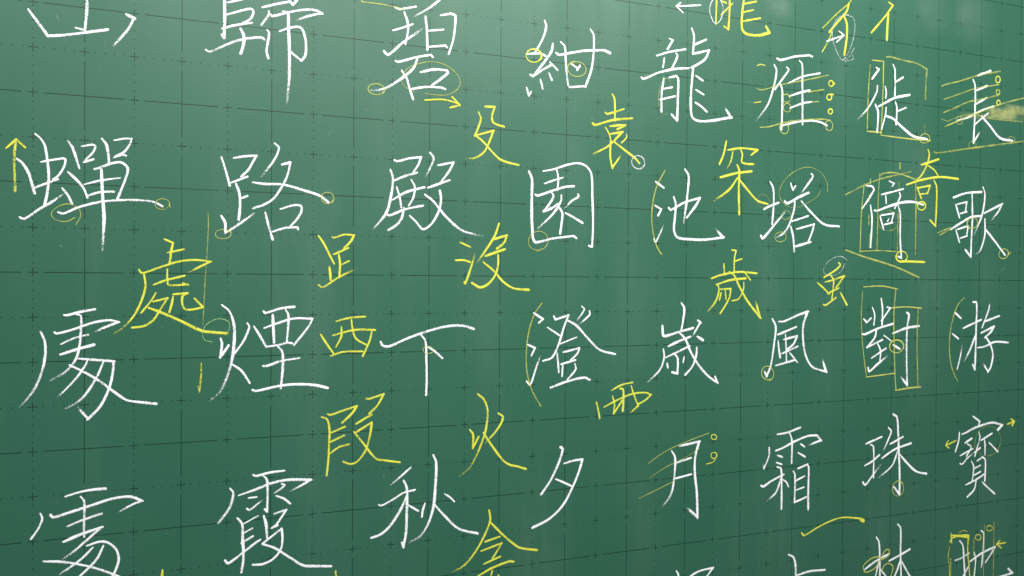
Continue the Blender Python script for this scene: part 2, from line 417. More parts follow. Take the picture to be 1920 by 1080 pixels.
DATA = """
@chalk_character|W|cropped white chalk character at the board's top left corner, angled base and a slanted dash
100 0|508,16178,354 514,15998,355 494,15742,354 / 399,15761,225
100 0|-58,15905,342 131,15636,347 / 313,15670,350 724,15779,359
100 1|918,15975,363 995,15943,365 / 933,15808,364 782,15599,361
@chalk_character|W|tall white chalk character 歸 cropped by the top edge
100 0|1971,16381,402 1975,16078,402 1968,15830,402 / 1944,15864,402
100 0|2005,16258,279 2193,16328,282
100 0|1990,16109,310 2224,16206,314 2282,16217,315 2301,16176,315 2263,16090,315 2179,16032,313
100 0|1945,15939,309 2088,15996,311 2286,16050,315
100 0|2156,15960,406 2192,15880,407 2187,15767,407 2157,15664,407
85 0|1768,15663,336 / 1812,15648,337 1998,15753,341 2149,15827,344 2332,15877,347 2410,15882,349 2428,15863,349
100 0|2409,16255,349 2564,16313,352 2730,16368,355
100 0|2730,16371,355 / 2762,16329,356 / 2841,16436,357
100 0|2479,16215,318 2479,16175,318 2394,16037,317
100 1|2499,16177,351 / 2518,16160,351 2738,16241,355 2930,16295,359 3043,16297,361 3111,16272,363 / 2962,16220,360 2810,16148,357
100 1|2651,16233,418 2703,16220,419 2712,16057,419 2724,15729,420 2721,15400,420 2697,15135,419
100 0|2464,15981,318 2484,15947,319 2469,15832,318 2454,15732,318 2476,15640,319
100 0|2609,15987,321 2739,16047,323 2850,16065,325 2898,15997,326 2923,15851,327 2912,15717,326 2867,15651,326 / 2743,15745,323
@chalk_character|W|white chalk character 碧 with a pale yellow oval round its box
100 0|4035,16469,312 4105,16452,313 / 4317,16515,317
100 0|4162,16421,349 4203,16309,350 4212,16189,350 4178,16011,350
100 0|4016,16168,312 4142,16218,314 4274,16280,316
100 1|3899,15885,379 / 3951,15844,380 4142,16024,384 4390,16224,389
100 1|4677,16685,323 4496,16521,320 4300,16387,317
100 0|4443,16400,354 4462,16236,355 4472,15966,355
100 0|4651,16444,358 4788,16483,361 / 4849,16464,362 4844,16283,362 4823,16138,362 4763,15946,360
100 0|4480,16217,320 4688,16260,323
100 0|4489,16008,320 4716,16052,324 / 4738,16031,324
100 0|4052,15776,347 / 4082,15767,348 4320,15853,352 4517,15906,356 / 4544,15881,356
100 1|4338,15838,423 4285,15710,422 4127,15556,418 3901,15404,413 3729,15363,410
100 0|4131,15660,349 4197,15562,350 4233,15444,351 4283,15301,352
100 0|4383,15665,389 4554,15717,392 4736,15725,396 / 4755,15697,396 4663,15609,395 4537,15508,392
100 0|4259,15433,351 4465,15480,355 4664,15489,359 / 4715,15476,360
@chalk_line|P|pale yellow line sloping into the top of the character 碧
80 0|3589,16571,201 3614,16481,202 / 3879,16483,205 4149,16458,208
@chalk_circle|P|small pale yellow circle round the left tail of the character 碧
100 0|3892,15367,129 3869,15338,129 3830,15319,128 3788,15314,128 3748,15320,128 3716,15337,128 3696,15363,127 3696,15396,127 3718,15427,128 3758,15449,128 3803,15456,128 3846,15451,128 3881,15434,129 3904,15407,129 3907,15373,129 3885,15338,129
@chalk_oval|P|wide pale yellow oval round the box of the character 碧
75 0|4304,15399,132 4180,15448,131 4123,15538,130 4161,15637,131 4232,15714,131 4320,15758,132 4499,15812,133 4681,15804,134 4847,15715,135 4921,15598,136 4885,15488,136 4738,15400,135 4573,15385,134 4438,15390,133
@chalk_arrow|Y|yellow arrow pointing right under the character 碧
100 0|4438,15303,248 4683,15332,251 4867,15305,254 4913,15281,254
100 0|4811,15379,325 4867,15327,326 4919,15278,327 / 4784,15234,325
@chalk_character|Y|yellow chalk character 殳, upper right of the white 殿
100 0|5182,15207,295 5216,15124,295 5177,14995,295 5130,14884,294
100 0|5276,15291,333 5414,15299,336 / 5376,15173,335 5396,15084,335 5550,15038,338
100 1|5130,14884,331 5177,14902,332 5396,14975,335 / 5349,14845,335 5264,14677,333 5132,14588,331 5019,14575,329
100 0|5140,14893,331 5244,14820,333 5398,14668,336 5494,14592,337 5630,14551,340 5764,14530,342
@chalk_character|W|white chalk character 紺 with two yellow circles on it
100 0|6145,16561,348 6168,16481,348 6117,16308,347 6007,16110,346
100 0|5882,16069,343 6088,16097,347 6162,16072,348
100 0|6269,16251,389 6249,16146,389 6119,15956,386 5979,15775,384 / 5935,15786,383
100 0|5969,15765,345 6099,15861,347 6240,15950,350
100 0|6229,15990,349 6342,15896,351
100 0|6216,15836,369 6257,15747,369
100 0|6086,15734,347 6120,15613,348
100 0|5877,15609,344 5913,15496,344 / 5944,15555,345
100 0|6324,16131,410 / 6361,16109,410 6567,16163,415 6796,16217,419 7072,16252,425 / 7169,16224,427
100 0|6391,16293,352 6453,16235,353 6468,16049,354 6486,15845,354 6508,15697,354
100 0|6854,16523,380 6901,16456,381 6906,16229,381 6872,15960,381 6778,15700,379
100 0|6528,15671,335 6778,15711,339
100 0|6564,15999,355 6656,15949,357 / 6647,15925,357 / 6689,15990,357
@chalk_circle|Y|bold yellow circle on the left bend of the character 紺
100 0|5880,16072,168 5900,16106,168 5938,16132,168 5988,16144,169 6035,16138,169 6070,16117,169 6089,16087,170 6092,16053,170 6078,16017,170 6045,15985,169 5996,15966,169 5945,15965,168 5902,15982,168 5876,16010,168 5866,16045,168 5874,16082,168 5901,16117,168 5946,16143,168 6000,16152,169 6049,16142,169 6084,16117,170 6101,16083,170 6101,16044,170 6080,16006,170
@chalk_circle|P|yellow oval inside the right box of the character 紺
100 0|6530,15985,147 6573,16021,148 6632,16040,148 6692,16038,149 6741,16018,149 6773,15986,149 6786,15946,149 6774,15901,149 6733,15860,149 6672,15836,148 6607,15834,148 6553,15852,148 6515,15884,147 6498,15925,147 6505,15972,147 6542,16016,147 6603,16046,148
@chalk_character|Y|yellow chalk character 袁 with a white circle at its foot
100 0|7210,15633,306 7245,15575,306 7255,15259,306
100 0|7099,15361,345 / 7132,15345,345 7398,15438,350
100 0|6898,15192,402 / 6930,15170,402 7229,15266,408 7535,15314,414
100 0|7176,15170,346 7317,15196,348 7426,15205,350 / 7295,15137,348
100 0|7101,15151,243 7166,15050,244 7192,14952,244
100 1|7187,15061,346 7378,15104,349 / 7177,14907,346 7081,14843,344 6907,14755,342
100 1|7184,14956,366 7183,14725,367 7216,14577,367 / 7352,14759,369
100 0|7253,14945,347 7428,14837,350 7583,14740,353 7661,14667,354
100 0|7444,15074,247 7449,15032,247 7362,14945,246
@chalk_circle|W|small white circle at the foot of the yellow character 袁
80 0|7689,14604,184 7646,14588,183 7601,14592,183 7564,14611,182 7540,14641,182 7530,14676,182 7537,14714,182 7562,14749,182 7604,14772,183 7653,14776,183 7696,14762,184 7727,14734,184 7744,14698,184 7744,14658,184 7724,14619,184 7686,14589,184 7635,14576,183
@chalk_character|W|white chalk character 龍 with curled lower right hook
100 0|8157,16547,341 8217,16530,342 / 8124,16385,340
100 0|7942,16270,358 8158,16349,362 8436,16420,367
100 0|8072,16251,339 8050,16111,339
100 0|8274,16342,343 8299,16305,343 8206,16113,342
100 0|7682,15922,396 / 7720,15907,397 7978,16024,401 8252,16106,406 8496,16143,411
100 0|8065,15945,403 8030,15724,402 8027,15452,402
100 0|8156,15969,405 8276,16005,407 / 8313,15969,408 8308,15670,408 8299,15342,408 / 8199,15427,406
100 0|8048,15789,297 8208,15830,299
100 0|8003,15627,296 8260,15702,300
100 0|8546,16742,390 8584,16637,391 8567,16365,391
100 0|8567,16365,391 8856,16451,396 / 8790,16319,395 8672,16229,393 8543,16156,390
100 0|8599,16508,391 8800,16606,395
100 1|8574,16155,456 8545,15872,455 8535,15571,455 8565,15413,456 8679,15366,458 8917,15391,463 9159,15445,469 9262,15465,471 / 9153,15599,468
100 0|8626,16040,392 8745,15981,394
100 0|8628,15830,392 8759,15771,394
100 0|8617,15638,392 8724,15587,394 8820,15518,395
@chalk_oval|P|faint yellow loop along the lower left of the character 龍
60 0|8186,15739,116 8173,15916,116 8104,15948,116 8024,15881,115 7980,15720,115 7981,15523,115 8050,15415,115 8119,15420,116 8114,15452,116
@chalk_arrow|W|white arrow pointing left at the top edge
100 0|8694,17112,284 8431,17067,280 8269,17040,278
100 0|8349,17106,279 8269,17040,278 / 8385,16963,280
@chalk_character|Y|yellow half of the character 龍, cropped by the top edge
100 0|8987,17292,309 8973,16865,309
100 0|9072,17227,311 9158,17210,312
100 0|9223,17325,357 9220,17059,358 9202,16808,357 / 9124,16847,356
100 0|9280,17220,291 9122,17067,289 9069,17015,289
100 0|9494,17362,498 9456,17089,497 9458,16843,497 9543,16781,499 9770,16787,504 9973,16853,508 / 9908,16939,507
100 0|9490,17238,362 9715,17305,365
100 0|9478,17109,362 9666,17168,365
100 0|9480,16973,362 9793,17054,367
@chalk_oval|W|thin white oval round a yellow stroke beside the left-pointing white arrow
75 0|8906,16917,159 8857,17053,158 8899,17200,159 8999,17284,159 9090,17164,160 9091,17022,160 9014,16887,159 8930,16884,159 8893,16956,159
@chalk_character|W|white chalk character 雁 marked with yellow underlines and three rings
100 0|10125,16463,396 / 10195,16449,397 10469,16532,402 10761,16585,407 / 10815,16569,408
100 1|10074,16357,395 10114,16273,396 10069,16038,395 9956,15735,393 9742,15463,389
100 0|10313,16346,375 10353,16314,376 10236,16159,374 10083,15976,372
100 0|10198,16061,397 10228,15969,398 10230,15716,398 10217,15353,398
100 0|10562,16478,356 10615,16430,357 10623,16133,357 10632,15463,357
100 0|10341,16095,329 10630,16230,333 10974,16318,338
100 0|10369,15893,377 10580,15970,380 10771,16024,383
100 0|10384,15708,377 10634,15804,381 10808,15841,384
100 0|10230,15417,398 10478,15487,402 10824,15542,408 11013,15525,411 11123,15486,413
@chalk_line|P|pale yellow line through the upper bar of the character 雁
75 0|9726,15959,253 9802,15939,254 9929,15966,255 10108,16031,257 10341,16095,260 10631,16166,263 11143,16302,269
@chalk_line|P|pale yellow line extending the second bar of the character 雁
75 0|10739,15991,305 10900,16027,307 11058,16063,309
@chalk_line|P|short pale yellow line extending the third bar of the character 雁
75 0|10789,15833,244 10951,15860,246
@chalk_line|P|pale yellow line along the base of the character 雁
75 0|9807,15357,293 9959,15375,295 10216,15452,298 10478,15515,302 11013,15579,309 11182,15577,311
@chalk_line|P|upper of two short pale yellow dashes left of 雁
100 0|9738,16307,214 9799,16336,215 9888,16329,215
@chalk_line|P|lower of two short pale yellow dashes left of 雁
100 0|9682,15727,214 9816,15756,215
@chalk_circle|P|pale yellow circle inside the character 雁 beside its third bar
100 0|10395,15709,144 10390,15680,144 10371,15655,144 10344,15641,144 10314,15638,144 10287,15646,144 10264,15662,143 10250,15688,143 10251,15719,143 10266,15747,143 10294,15766,144 10325,15773,144 10355,15768,144 10381,15753,144 10399,15728,144 10404,15697,144
@chalk_mark|P|small pale yellow hooks inside 雁 beside its second bar
100 0|10244,15896,159 10330,15919,160 10375,15860,160
100 0|10260,15799,159 10344,15794,160 10370,15823,160
@chalk_circle|P|yellow circle at the lower left corner of the character 雁
100 0|10309,15452,160 10334,15429,160 10349,15398,160 10351,15362,160 10337,15326,160 10308,15299,160 10270,15289,159 10233,15297,159 10205,15319,159 10187,15350,159 10182,15387,159 10193,15425,159 10221,15457,159 10260,15472,159 10300,15468,160 10333,15447,160 10354,15416,160
@chalk_circle|P|yellow circle at the right end of the base of 雁
100 0|11130,15423,165 11107,15443,165 11093,15471,165 11091,15506,165 11105,15540,165 11133,15563,165 11166,15570,166 11197,15562,166 11222,15542,166 11239,15512,166 11242,15475,166 11229,15439,166 11201,15413,166 11166,15403,166 11132,15411,165 11105,15431,165
@chalk_ring|Y|topmost of three little yellow rings right of the character 雁
100 0|11236,16151,274 11223,16136,273 11207,16128,273 11190,16126,273 11173,16132,273 11160,16146,273 11154,16166,273 11157,16187,273 11169,16206,273 11185,16217,273 11204,16221,273 11222,16217,273 11237,16205,274 11246,16185,274 11246,16162,274 11235,16141,274
100 0|11226,16209,273 11276,16175,274
@chalk_ring|Y|middle of three little yellow rings right of the character 雁
100 0|11190,15988,254 11207,15978,254 11216,15961,254 11216,15941,254 11206,15923,254 11189,15910,254 11170,15904,253 11150,15904,253 11132,15912,253 11119,15928,253 11116,15949,253 11124,15970,253 11140,15986,253 11160,15995,253 11181,15996,253 11201,15990,254
100 0|11200,16005,254 11250,15995,254
@chalk_ring|Y|lowest of three little yellow rings right of the character 雁
100 0|11155,15732,273 11165,15747,273 11179,15757,273 11196,15761,273 11213,15759,273 11227,15748,274 11234,15731,274 11232,15711,274 11222,15695,273 11207,15683,273 11190,15678,273 11172,15680,273 11157,15691,273 11148,15709,273 11149,15729,273 11159,15747,273
@chalk_character|Y|yellow slanted strokes crossed by a white oval, top right
80 0|11659,17636,298 11547,17512,297 11326,17330,294 11027,17055,290
100 0|11561,17513,445 11526,17400,445 11465,17326,444 11273,17128,440 11164,17003,438
100 0|11465,17305,493 11522,17181,494 11524,16963,494 11477,16670,493
80 0|11219,17014,293 11138,16853,292 11017,16667,290
@chalk_oval|W|tall thin white oval crossing the yellow slanted strokes, top right
60 0|11521,17329,178 11662,17286,179 11692,17136,179 11638,16889,179 11533,16680,178 11430,16577,177 11304,16720,176 11220,16927,176 11245,17125,176 11354,17269,177 11549,17337,178
55 0|11689,16818,199 11570,16640,198 11486,16562,197 11584,16587,198 11663,16629,199 11639,16687,199
@chalk_arrow|W|small white arrow pointing right inside a white oval
100 0|11110,16850,291 11454,16985,296
100 0|11357,17043,294 11463,16988,296 / 11308,16855,294
@chalk_character|Y|bold yellow chalk radical of two strokes shaped like 亻, top right
100 0|12422,17655,410 12516,17618,412 / 12351,17418,409 12049,17102,404
100 0|12415,17482,564 12399,17290,564 12384,17020,563
@chalk_character|W|white chalk character 徙 in a yellow box, beside the struck-through 長
100 0|12161,16531,406 12220,16511,407 / 12071,16336,405
100 1|12188,16229,432 12174,16128,432 11989,15845,429 11763,15632,425
100 0|12147,15914,431 12206,15797,433 12189,15457,432
100 0|12530,16621,387 12572,16525,387 12571,16063,387
100 0|12604,16343,414 12752,16430,416
100 0|12357,16234,358 12381,16147,359 12370,16045,359
100 0|12220,15892,458 12571,16063,465 12905,16146,471
100 0|12586,15997,388 12620,15899,388 12605,15616,388
100 0|12633,15844,363 12826,15921,365
100 0|12381,15883,359 12367,15766,359 12282,15509,357
100 0|12397,15741,487 12530,15712,490 12725,15592,494 12997,15449,499 13304,15420,506
@chalk_outline|P|yellow boxed outline drawn round the character 徙
80 0|12068,16646,279 12314,16650,282 / 12305,16118,282 12268,15418,282
80 0|12025,16561,278 11987,16088,277 11969,15501,277
100 0|11970,15456,278 12277,15457,282
85 0|12277,15412,282 12727,15400,287 13120,15394,292 13382,15401,295
75 0|12381,16733,384 12475,16743,386 12713,16719,389 13076,16690,395 13291,16617,399 / 13269,16390,398 13260,16102,398
60 0|13246,15677,239 13260,15518,239
@chalk_circle|P|yellow circle on the lower right end of the character 徙
100 0|13339,15397,181 13310,15371,181 13268,15352,181 13217,15348,180 13171,15361,180 13144,15388,180 13137,15420,180 13150,15452,180 13179,15481,180 13223,15502,180 13276,15508,181 13326,15496,181 13358,15469,181 13368,15435,181 13357,15400,181 13327,15369,181
@chalk_character|W|white chalk character 長 struck through with yellow lines and a smudge
100 1|14397,16551,444 14444,16456,445 14449,16008,445 14417,15443,445 / 14572,15638,448
100 0|14501,16632,502 14825,16750,508
100 0|14455,16358,445 14741,16473,450
100 0|14442,16113,445 14730,16258,450
100 0|14024,15797,438 14281,15876,443 14607,16021,448 14906,16118,453
100 0|14774,15987,395 14609,15879,392 14429,15746,389
100 0|14608,15926,504 14810,15775,508 15081,15568,514 15396,15540,520
@chalk_line|P|topmost long yellow line over the character 長
75 0|13636,16361,344 / 13699,16390,345 14112,16507,350 14468,16624,355 15067,16768,363
@chalk_line|P|second long yellow line over the character 長
75 0|13695,16141,276 14115,16284,280 14438,16397,284 15029,16524,290
@chalk_line|P|third long yellow line over the character 長
75 0|13689,15909,322 13957,16013,325 14278,16146,329 14605,16223,333 15021,16332,339
@chalk_line|P|yellow line running below the middle of 長 through the smudge
60 0|13636,15789,275 13785,15766,277 / 14119,15886,280 14476,15934,284 14942,15893,289 15644,15903,297
@chalk_line|P|yellow line rising from the middle of 長 to the right edge
80 0|13723,15668,322 14056,15799,326 / 14411,15934,331 14906,16118,337 15277,16234,342 15743,16356,348
@chalk_line|P|yellow line under the foot of the character 長
75 0|13471,15211,387 13530,15196,388 14287,15323,400 15287,15486,416 15753,15560,423
@chalk_ring|Y|topmost of three yellow rings beside the lines over 長
100 0|15053,16589,273 15040,16569,273 15018,16555,273 14993,16554,273 14971,16565,273 14958,16585,272 14954,16608,272 14958,16632,272 14972,16654,273 14994,16669,273 15021,16672,273 15044,16661,273 15060,16642,274 15065,16617,274 15062,16592,274 15048,16568,273
@chalk_ring|Y|middle of three yellow rings beside the lines over 長
100 0|15048,16369,228 15037,16354,228 15019,16344,228 14998,16343,227 14981,16352,227 14970,16366,227 14966,16383,227 14969,16401,227 14981,16418,227 15000,16429,227 15021,16431,228 15040,16423,228 15053,16409,228 15058,16391,228 15055,16371,228 15044,16353,228
@chalk_ring|Y|lowest of three yellow rings beside the lines over 長
100 0|15058,16178,228 15047,16163,228 15033,16154,228 15016,16151,228 14999,16158,227 14988,16174,227 14986,16194,227 14991,16213,227 15002,16229,227 15018,16239,228 15036,16243,228 15054,16236,228 15066,16220,228 15070,16199,228
@chalk_circle|P|pale circle at the left end of the long bar of 長
70 0|14131,15775,168 14110,15751,168 14077,15736,168 14039,15735,168 14007,15748,167 13987,15769,167 13981,15795,167 13987,15823,167 14008,15848,167 14042,15866,168 14083,15869,168 14118,15857,168 14140,15835,168 14149,15807,168 14144,15778,168 14123,15750,168
@chalk_circle|P|pale circle at the foot of the upright of 長
75 0|14456,15366,170 14430,15345,170 14398,15334,170 14364,15333,170 14332,15342,170 14307,15362,169 14297,15389,169 14306,15419,169 14332,15442,170 14366,15455,170 14403,15457,170 14437,15449,170 14465,15429,171 14477,15400,171 14469,15369,171 14444,15343,170
@chalk_circle|P|pale circle at the right foot of the character 長
75 0|15437,15526,177 15416,15506,177 15382,15492,177 15342,15488,176 15306,15497,176 15282,15513,176 15271,15535,176 15274,15558,176 15290,15580,176 15320,15599,176 15360,15609,176 15402,15606,177 15435,15593,177 15454,15572,177 15458,15548,177 15448,15523,177
@chalk_character|W|white chalk character 塔 partly ringed by a large thin oval
100 0|10005,14514,394 10065,14423,395 10077,14172,395 10049,13852,395
100 0|9893,14081,392 9970,14121,394 10175,14197,397
100 1|9836,13666,437 / 9866,13625,438 9973,13717,440 10126,13879,443 10306,14059,447
100 0|10407,14514,330 10450,14408,331 / 10503,14478,332
100 1|10818,14685,408 10851,14654,409 10752,14521,407 10607,14360,405
100 0|10292,14219,517 / 10345,14193,518 10541,14287,522 10767,14382,527
100 1|10489,14231,403 10477,14103,402 10387,13867,401 10270,13715,399 10128,13644,397
100 0|10621,14237,429 10810,14073,432 11083,13884,437 11392,13859,443
100 0|10439,13911,355 10757,14007,359
100 0|10413,13825,449 10462,13657,450 10483,13432,450
100 0|10532,13790,404 10879,13878,410 / 10840,13752,409 10761,13589,408
100 0|10495,13509,450 10814,13591,457
@chalk_circle|P|upper of two pale small circles on the left of the character 塔
70 0|10382,13973,144 10358,13952,144 10326,13938,144 10289,13935,144 10253,13947,144 10230,13971,143 10225,14001,143 10236,14030,143 10260,14053,144 10293,14068,144 10333,14073,144 10371,14062,144 10398,14038,144 10406,14006,144 10396,13975,144 10371,13949,144
@chalk_circle|P|lower of two pale small circles on the left of the character 塔
85 0|10255,13594,144 10215,13582,143 10171,13582,143 10130,13596,143 10103,13624,143 10097,13658,143 10114,13691,143 10146,13715,143 10187,13730,143 10233,13732,143 10279,13720,144 10311,13693,144 10322,13657,144 10308,13622,144 10277,13594,144 10235,13576,143 10187,13571,143
@chalk_oval|P|large thin pale oval round the top of the character 塔
75 0|11146,14410,149 11131,14561,149 10993,14727,148 10750,14788,147 10485,14709,145 10250,14516,143 10179,14323,143 10279,14180,144 10490,14125,145 10755,14221,147 10943,14336,148 11010,14426,148
@chalk_character|W|white chalk character 倚 inside tall yellow outlines
100 0|11959,14555,378 12094,14544,380 12132,14490,381 / 12004,14317,379 11876,14168,377
100 0|12057,14231,380 12091,14010,380 12064,13529,380
100 0|12461,14656,309 12574,14619,310 / 12527,14569,310
100 0|12293,14419,358 12772,14536,365
100 0|12387,14401,308 12400,14276,308
100 0|12691,14471,390 12713,14416,390 12590,14203,388
100 0|12144,14150,483 / 12194,14143,484 12442,14224,489 12738,14304,495 13009,14326,500 13230,14287,505
100 0|12267,14061,383 12304,13950,384 12346,13835,384
100 0|12296,14073,358 12567,14116,362 / 12518,13962,361
100 0|12351,13916,359 12539,13958,362
100 0|12459,14018,309 12429,13977,309
100 0|12664,14255,415 12710,14122,416 12714,13715,416 12742,13364,417 / 12673,13386,416
@chalk_outline|P|tall yellow outline of several uprights round the character 倚
85 0|11915,14583,235 11862,14135,235 11835,13445,235
85 0|12246,14770,238 12221,14371,238 12200,13478,238
85 0|12261,14730,357 12290,14765,358 12524,14801,361 12793,14770,365 13066,14705,369
85 0|13051,14693,246 13063,14180,247 13058,13422,247
85 0|11835,13458,235 12244,13479,239 12672,13469,243
60 0|12675,14651,208 12670,14504,208
70 0|12665,14165,234 12653,13849,234 12651,13487,234
80 0|12026,14407,228 12019,14291,227
80 0|12021,14063,228 12020,13896,228
80 0|12038,13742,228 12026,13515,228
100 0|12049,14670,228 12045,14586,228
100 0|12695,14975,234 12693,14876,234
@chalk_line|P|yellow line rising over the top of the character 倚
80 0|11515,14380,315 11916,14557,321 12290,14687,326 12673,14775,331 12943,14840,335
@chalk_line|P|thick yellow line slanting down under the character 倚
85 0|11529,13476,400 11870,13383,406 12600,13215,418 13139,13039,428
@chalk_line|Y|short bold yellow line at the lower right of 倚
100 0|12718,13307,442 12990,13307,447 13265,13302,452
@chalk_circle|Y|bold yellow circle at the foot of the character 倚
100 0|12848,13343,251 12813,13315,251 12768,13302,250 12721,13303,250 12677,13316,249 12642,13344,249 12626,13383,249 12636,13423,249 12668,13455,249 12713,13474,250 12762,13477,250 12809,13467,251 12850,13442,251 12873,13403,251 12870,13360,251 12842,13323,251 12797,13300,251 12746,13292,250 12696,13299,250 12651,13322,249 12621,13358,249 12617,13403,249
@chalk_circle|Y|bold yellow circle at the right end of the bar of 倚
100 0|13209,14332,255 13247,14322,255 13272,14301,255 13283,14275,255 13280,14248,255 13262,14222,255 13231,14202,255 13189,14194,255 13147,14201,254 13116,14220,254 13100,14247,254 13100,14275,254 13114,14303,254 13143,14327,254 13185,14339,254 13230,14337,255 13267,14320,255 13289,14294,256
@chalk_circle|P|thin pale circle round the small box of the character 倚
70 0|12535,13849,140 12458,13823,140 12371,13820,140 12289,13848,139 12233,13904,139 12217,13975,139 12241,14044,139 12295,14101,139 12370,14139,140 12459,14156,140 12551,14143,141 12628,14096,141 12667,14026,141 12661,13948,141 12617,13880,141 12546,13830,141 12457,13801,140
@chalk_character|Y|yellow chalk character 奇 at upper right of the boxed 倚
100 0|13337,15243,373 13366,15158,374 13309,14971,373 13188,14792,371 13081,14706,369
100 0|13186,14975,450 13232,14984,451 13581,15091,458
100 0|13355,14962,373 13496,14889,376 13591,14779,377
100 0|12855,14615,445 13188,14712,451 13622,14785,458 14051,14775,466
100 0|13092,14581,422 13186,14396,424
100 0|13113,14571,396 13390,14626,401 / 13330,14485,400
100 0|13160,14465,371 13329,14489,373
100 0|13482,14716,456 13540,14614,457 13540,14245,457 13522,13932,457 / 13396,14027,455
@chalk_character|W|white chalk character 歌 near the right edge
100 0|13943,14443,464 14232,14531,470 14624,14573,477
100 0|14002,14321,383 14091,14097,385
100 0|14040,14330,384 14266,14379,387 / 14235,14213,387
100 0|14106,14168,357 14268,14207,360
100 0|14394,14526,445 14406,14089,445 14387,13758,445 14375,13410,445 / 14243,13530,443
100 0|13885,13885,464 14140,14010,468 14367,14112,472 14629,14145,477
100 0|14007,13877,384 14096,13661,385
100 0|14045,13889,384 14303,13956,388 / 14272,13802,388
100 0|14111,13734,358 14279,13778,360
100 1|14663,14658,421 14711,14529,422 14645,14169,421 14452,13807,418
100 1|14695,14195,450 15146,14380,458 / 15063,14256,457 14880,14077,453
100 1|14713,14088,451 14716,13814,451 14603,13525,449 14505,13466,447
100 0|14732,13910,451 14968,13701,455 15229,13460,460
@chalk_line|P|forked yellow line entering the character 歌 from the left
80 0|13564,13810,252 13885,13920,255
80 0|13618,13775,252 13917,13909,255
@chalk_circle|P|yellow circle over the middle of the character 歌
80 0|14401,13923,208 14347,13927,208 14303,13951,207 14281,13986,207 14281,14025,207 14301,14060,207 14337,14090,208 14388,14107,208 14445,14107,208 14495,14086,209 14524,14050,209 14528,14010,209 14511,13971,209 14476,13939,209 14425,13918,208 14365,13914,208 14311,13932,207 14276,13967,207 14267,14009,207 14280,14050,207 14313,14085,207
@chalk_circle|P|yellow circle with a tick at the lower right foot of 歌
100 0|15305,13493,196 15300,13457,196 15277,13426,196 15239,13403,195 15190,13391,195 15136,13396,195 15093,13420,194 15072,13455,194 15075,13493,194 15097,13526,194 15136,13553,195 15187,13567,195 15244,13563,195 15292,13540,196 15317,13503,196 15317,13463,196
100 0|15311,13462,196 15372,13511,196
@chalk_character|Y|small yellow chalk character 虫 with a white loop on top
100 0|11392,13262,370 / 11426,13227,370 11310,13134,368 11091,13024,365
100 0|11119,12948,365 11228,12970,367 11511,13049,371 / 11340,12856,369
100 0|11214,13068,342 11284,12982,343 11279,12851,343 11253,12660,343
100 0|10955,12937,339 11092,12840,341 11203,12747,342
100 0|11162,12760,342 11401,12851,345
100 0|11081,12580,365 / 11122,12569,366 11336,12692,369
100 0|11438,12764,444 11566,12575,447
@chalk_oval|W|thin white loop on top of the small yellow character 虫
60 0|11559,13312,179 11447,13365,178 11280,13341,177 11116,13230,175 11076,13110,175 11173,13057,176 11338,13069,177 11449,13136,178 11512,13246,178
@chalk_character|W|white chalk character 蟬, leftmost of the second row, beside the up arrow
100 0|-165,14248,327 -112,14202,328 -54,14095,329 4,13876,331
100 0|9,14535,303 61,14487,304 100,14416,305 122,14283,305 140,14076,306 126,13897,305 100,13744,305
100 0|67,14228,277 158,14253,278 275,14281,280 / 302,14272,281 289,14189,280 236,14089,279 184,14041,279
100 0|-3,13935,275 119,13993,278 230,14044,279
100 1|-136,13605,301 / -98,13588,301 55,13708,304 158,13779,306 265,13866,308
100 0|269,13948,308 328,13869,309 368,13773,310
100 0|328,14479,309 374,14404,310 440,14180,311
100 0|467,14429,283 567,14455,285 / 601,14442,286 580,14373,285 500,14274,284
100 0|487,14250,284 581,14289,285
100 0|668,14527,316 709,14472,316 729,14382,317 740,14249,317
100 0|797,14520,289 893,14546,291 972,14549,292 / 955,14489,292 893,14393,291 804,14334,289
100 0|791,14322,289 880,14364,291 / 914,14351,291
100 0|331,14128,309 407,14053,311 481,13959,312 521,13852,313
100 0|591,14179,314 / 621,14186,315 770,14255,318 866,14269,319 931,14211,321 915,14103,320 826,13847,319
100 0|487,13997,270 648,14050,272 853,14092,276
100 0|528,13875,299 648,13918,301 791,13931,304
100 1|662,14173,416 676,13862,416 690,13618,417 674,13260,417
100 0|234,13675,308 / 283,13661,308 434,13738,311 649,13807,315 853,13836,319 1131,13843,325 1223,13823,326 1298,13784,328
@chalk_arrow|Y|tall yellow arrow pointing up at the left edge
75 0|-175,14456,313 -190,14264,313 -181,13890,313
100 0|-266,14359,271 -173,14462,272 / -86,14376,274
@chalk_oval|P|pale yellow oval below the left part of the character 蟬
80 0|408,13541,115 454,13641,116 434,13723,115 328,13771,115 211,13722,114 165,13645,114 211,13587,114 316,13573,115 397,13620,115
@chalk_circle|P|thin pale circle at the right end of the long bar of 蟬
85 0|1366,13800,92 1356,13777,92 1335,13757,91 1303,13746,91 1269,13747,91 1241,13761,91 1224,13783,91 1221,13808,91 1229,13833,91 1250,13855,91 1282,13869,91 1318,13870,91 1351,13858,91 1371,13836,92 1377,13810,92 1371,13783,92
100 0|1379,13771,92 1372,13822,92
@chalk_character|W|white chalk character 路 with yellow circles at its left foot and right end
100 0|1942,14400,325 1987,14256,326 2037,14063,327
100 0|2084,14398,312 2214,14427,314 2344,14442,316 / 2321,14405,316 2252,14271,315 2168,14178,313
100 0|2055,14099,311 2237,14181,315
100 0|2108,14086,359 2146,13975,360 2154,13830,360 2139,13652,360
100 0|2169,13915,282 2238,13947,283
100 0|1943,13694,325 1985,13615,326 1989,13500,326
100 1|1989,13490,357 2124,13587,360 2307,13731,363
100 1|2553,14607,320 2604,14553,321 2538,14385,320 2391,14181,317
100 0|2641,14351,322 2739,14384,324 / 2712,14248,323 2649,14097,322 2540,13927,320 2415,13841,318 2338,13813,317 2304,13800,316
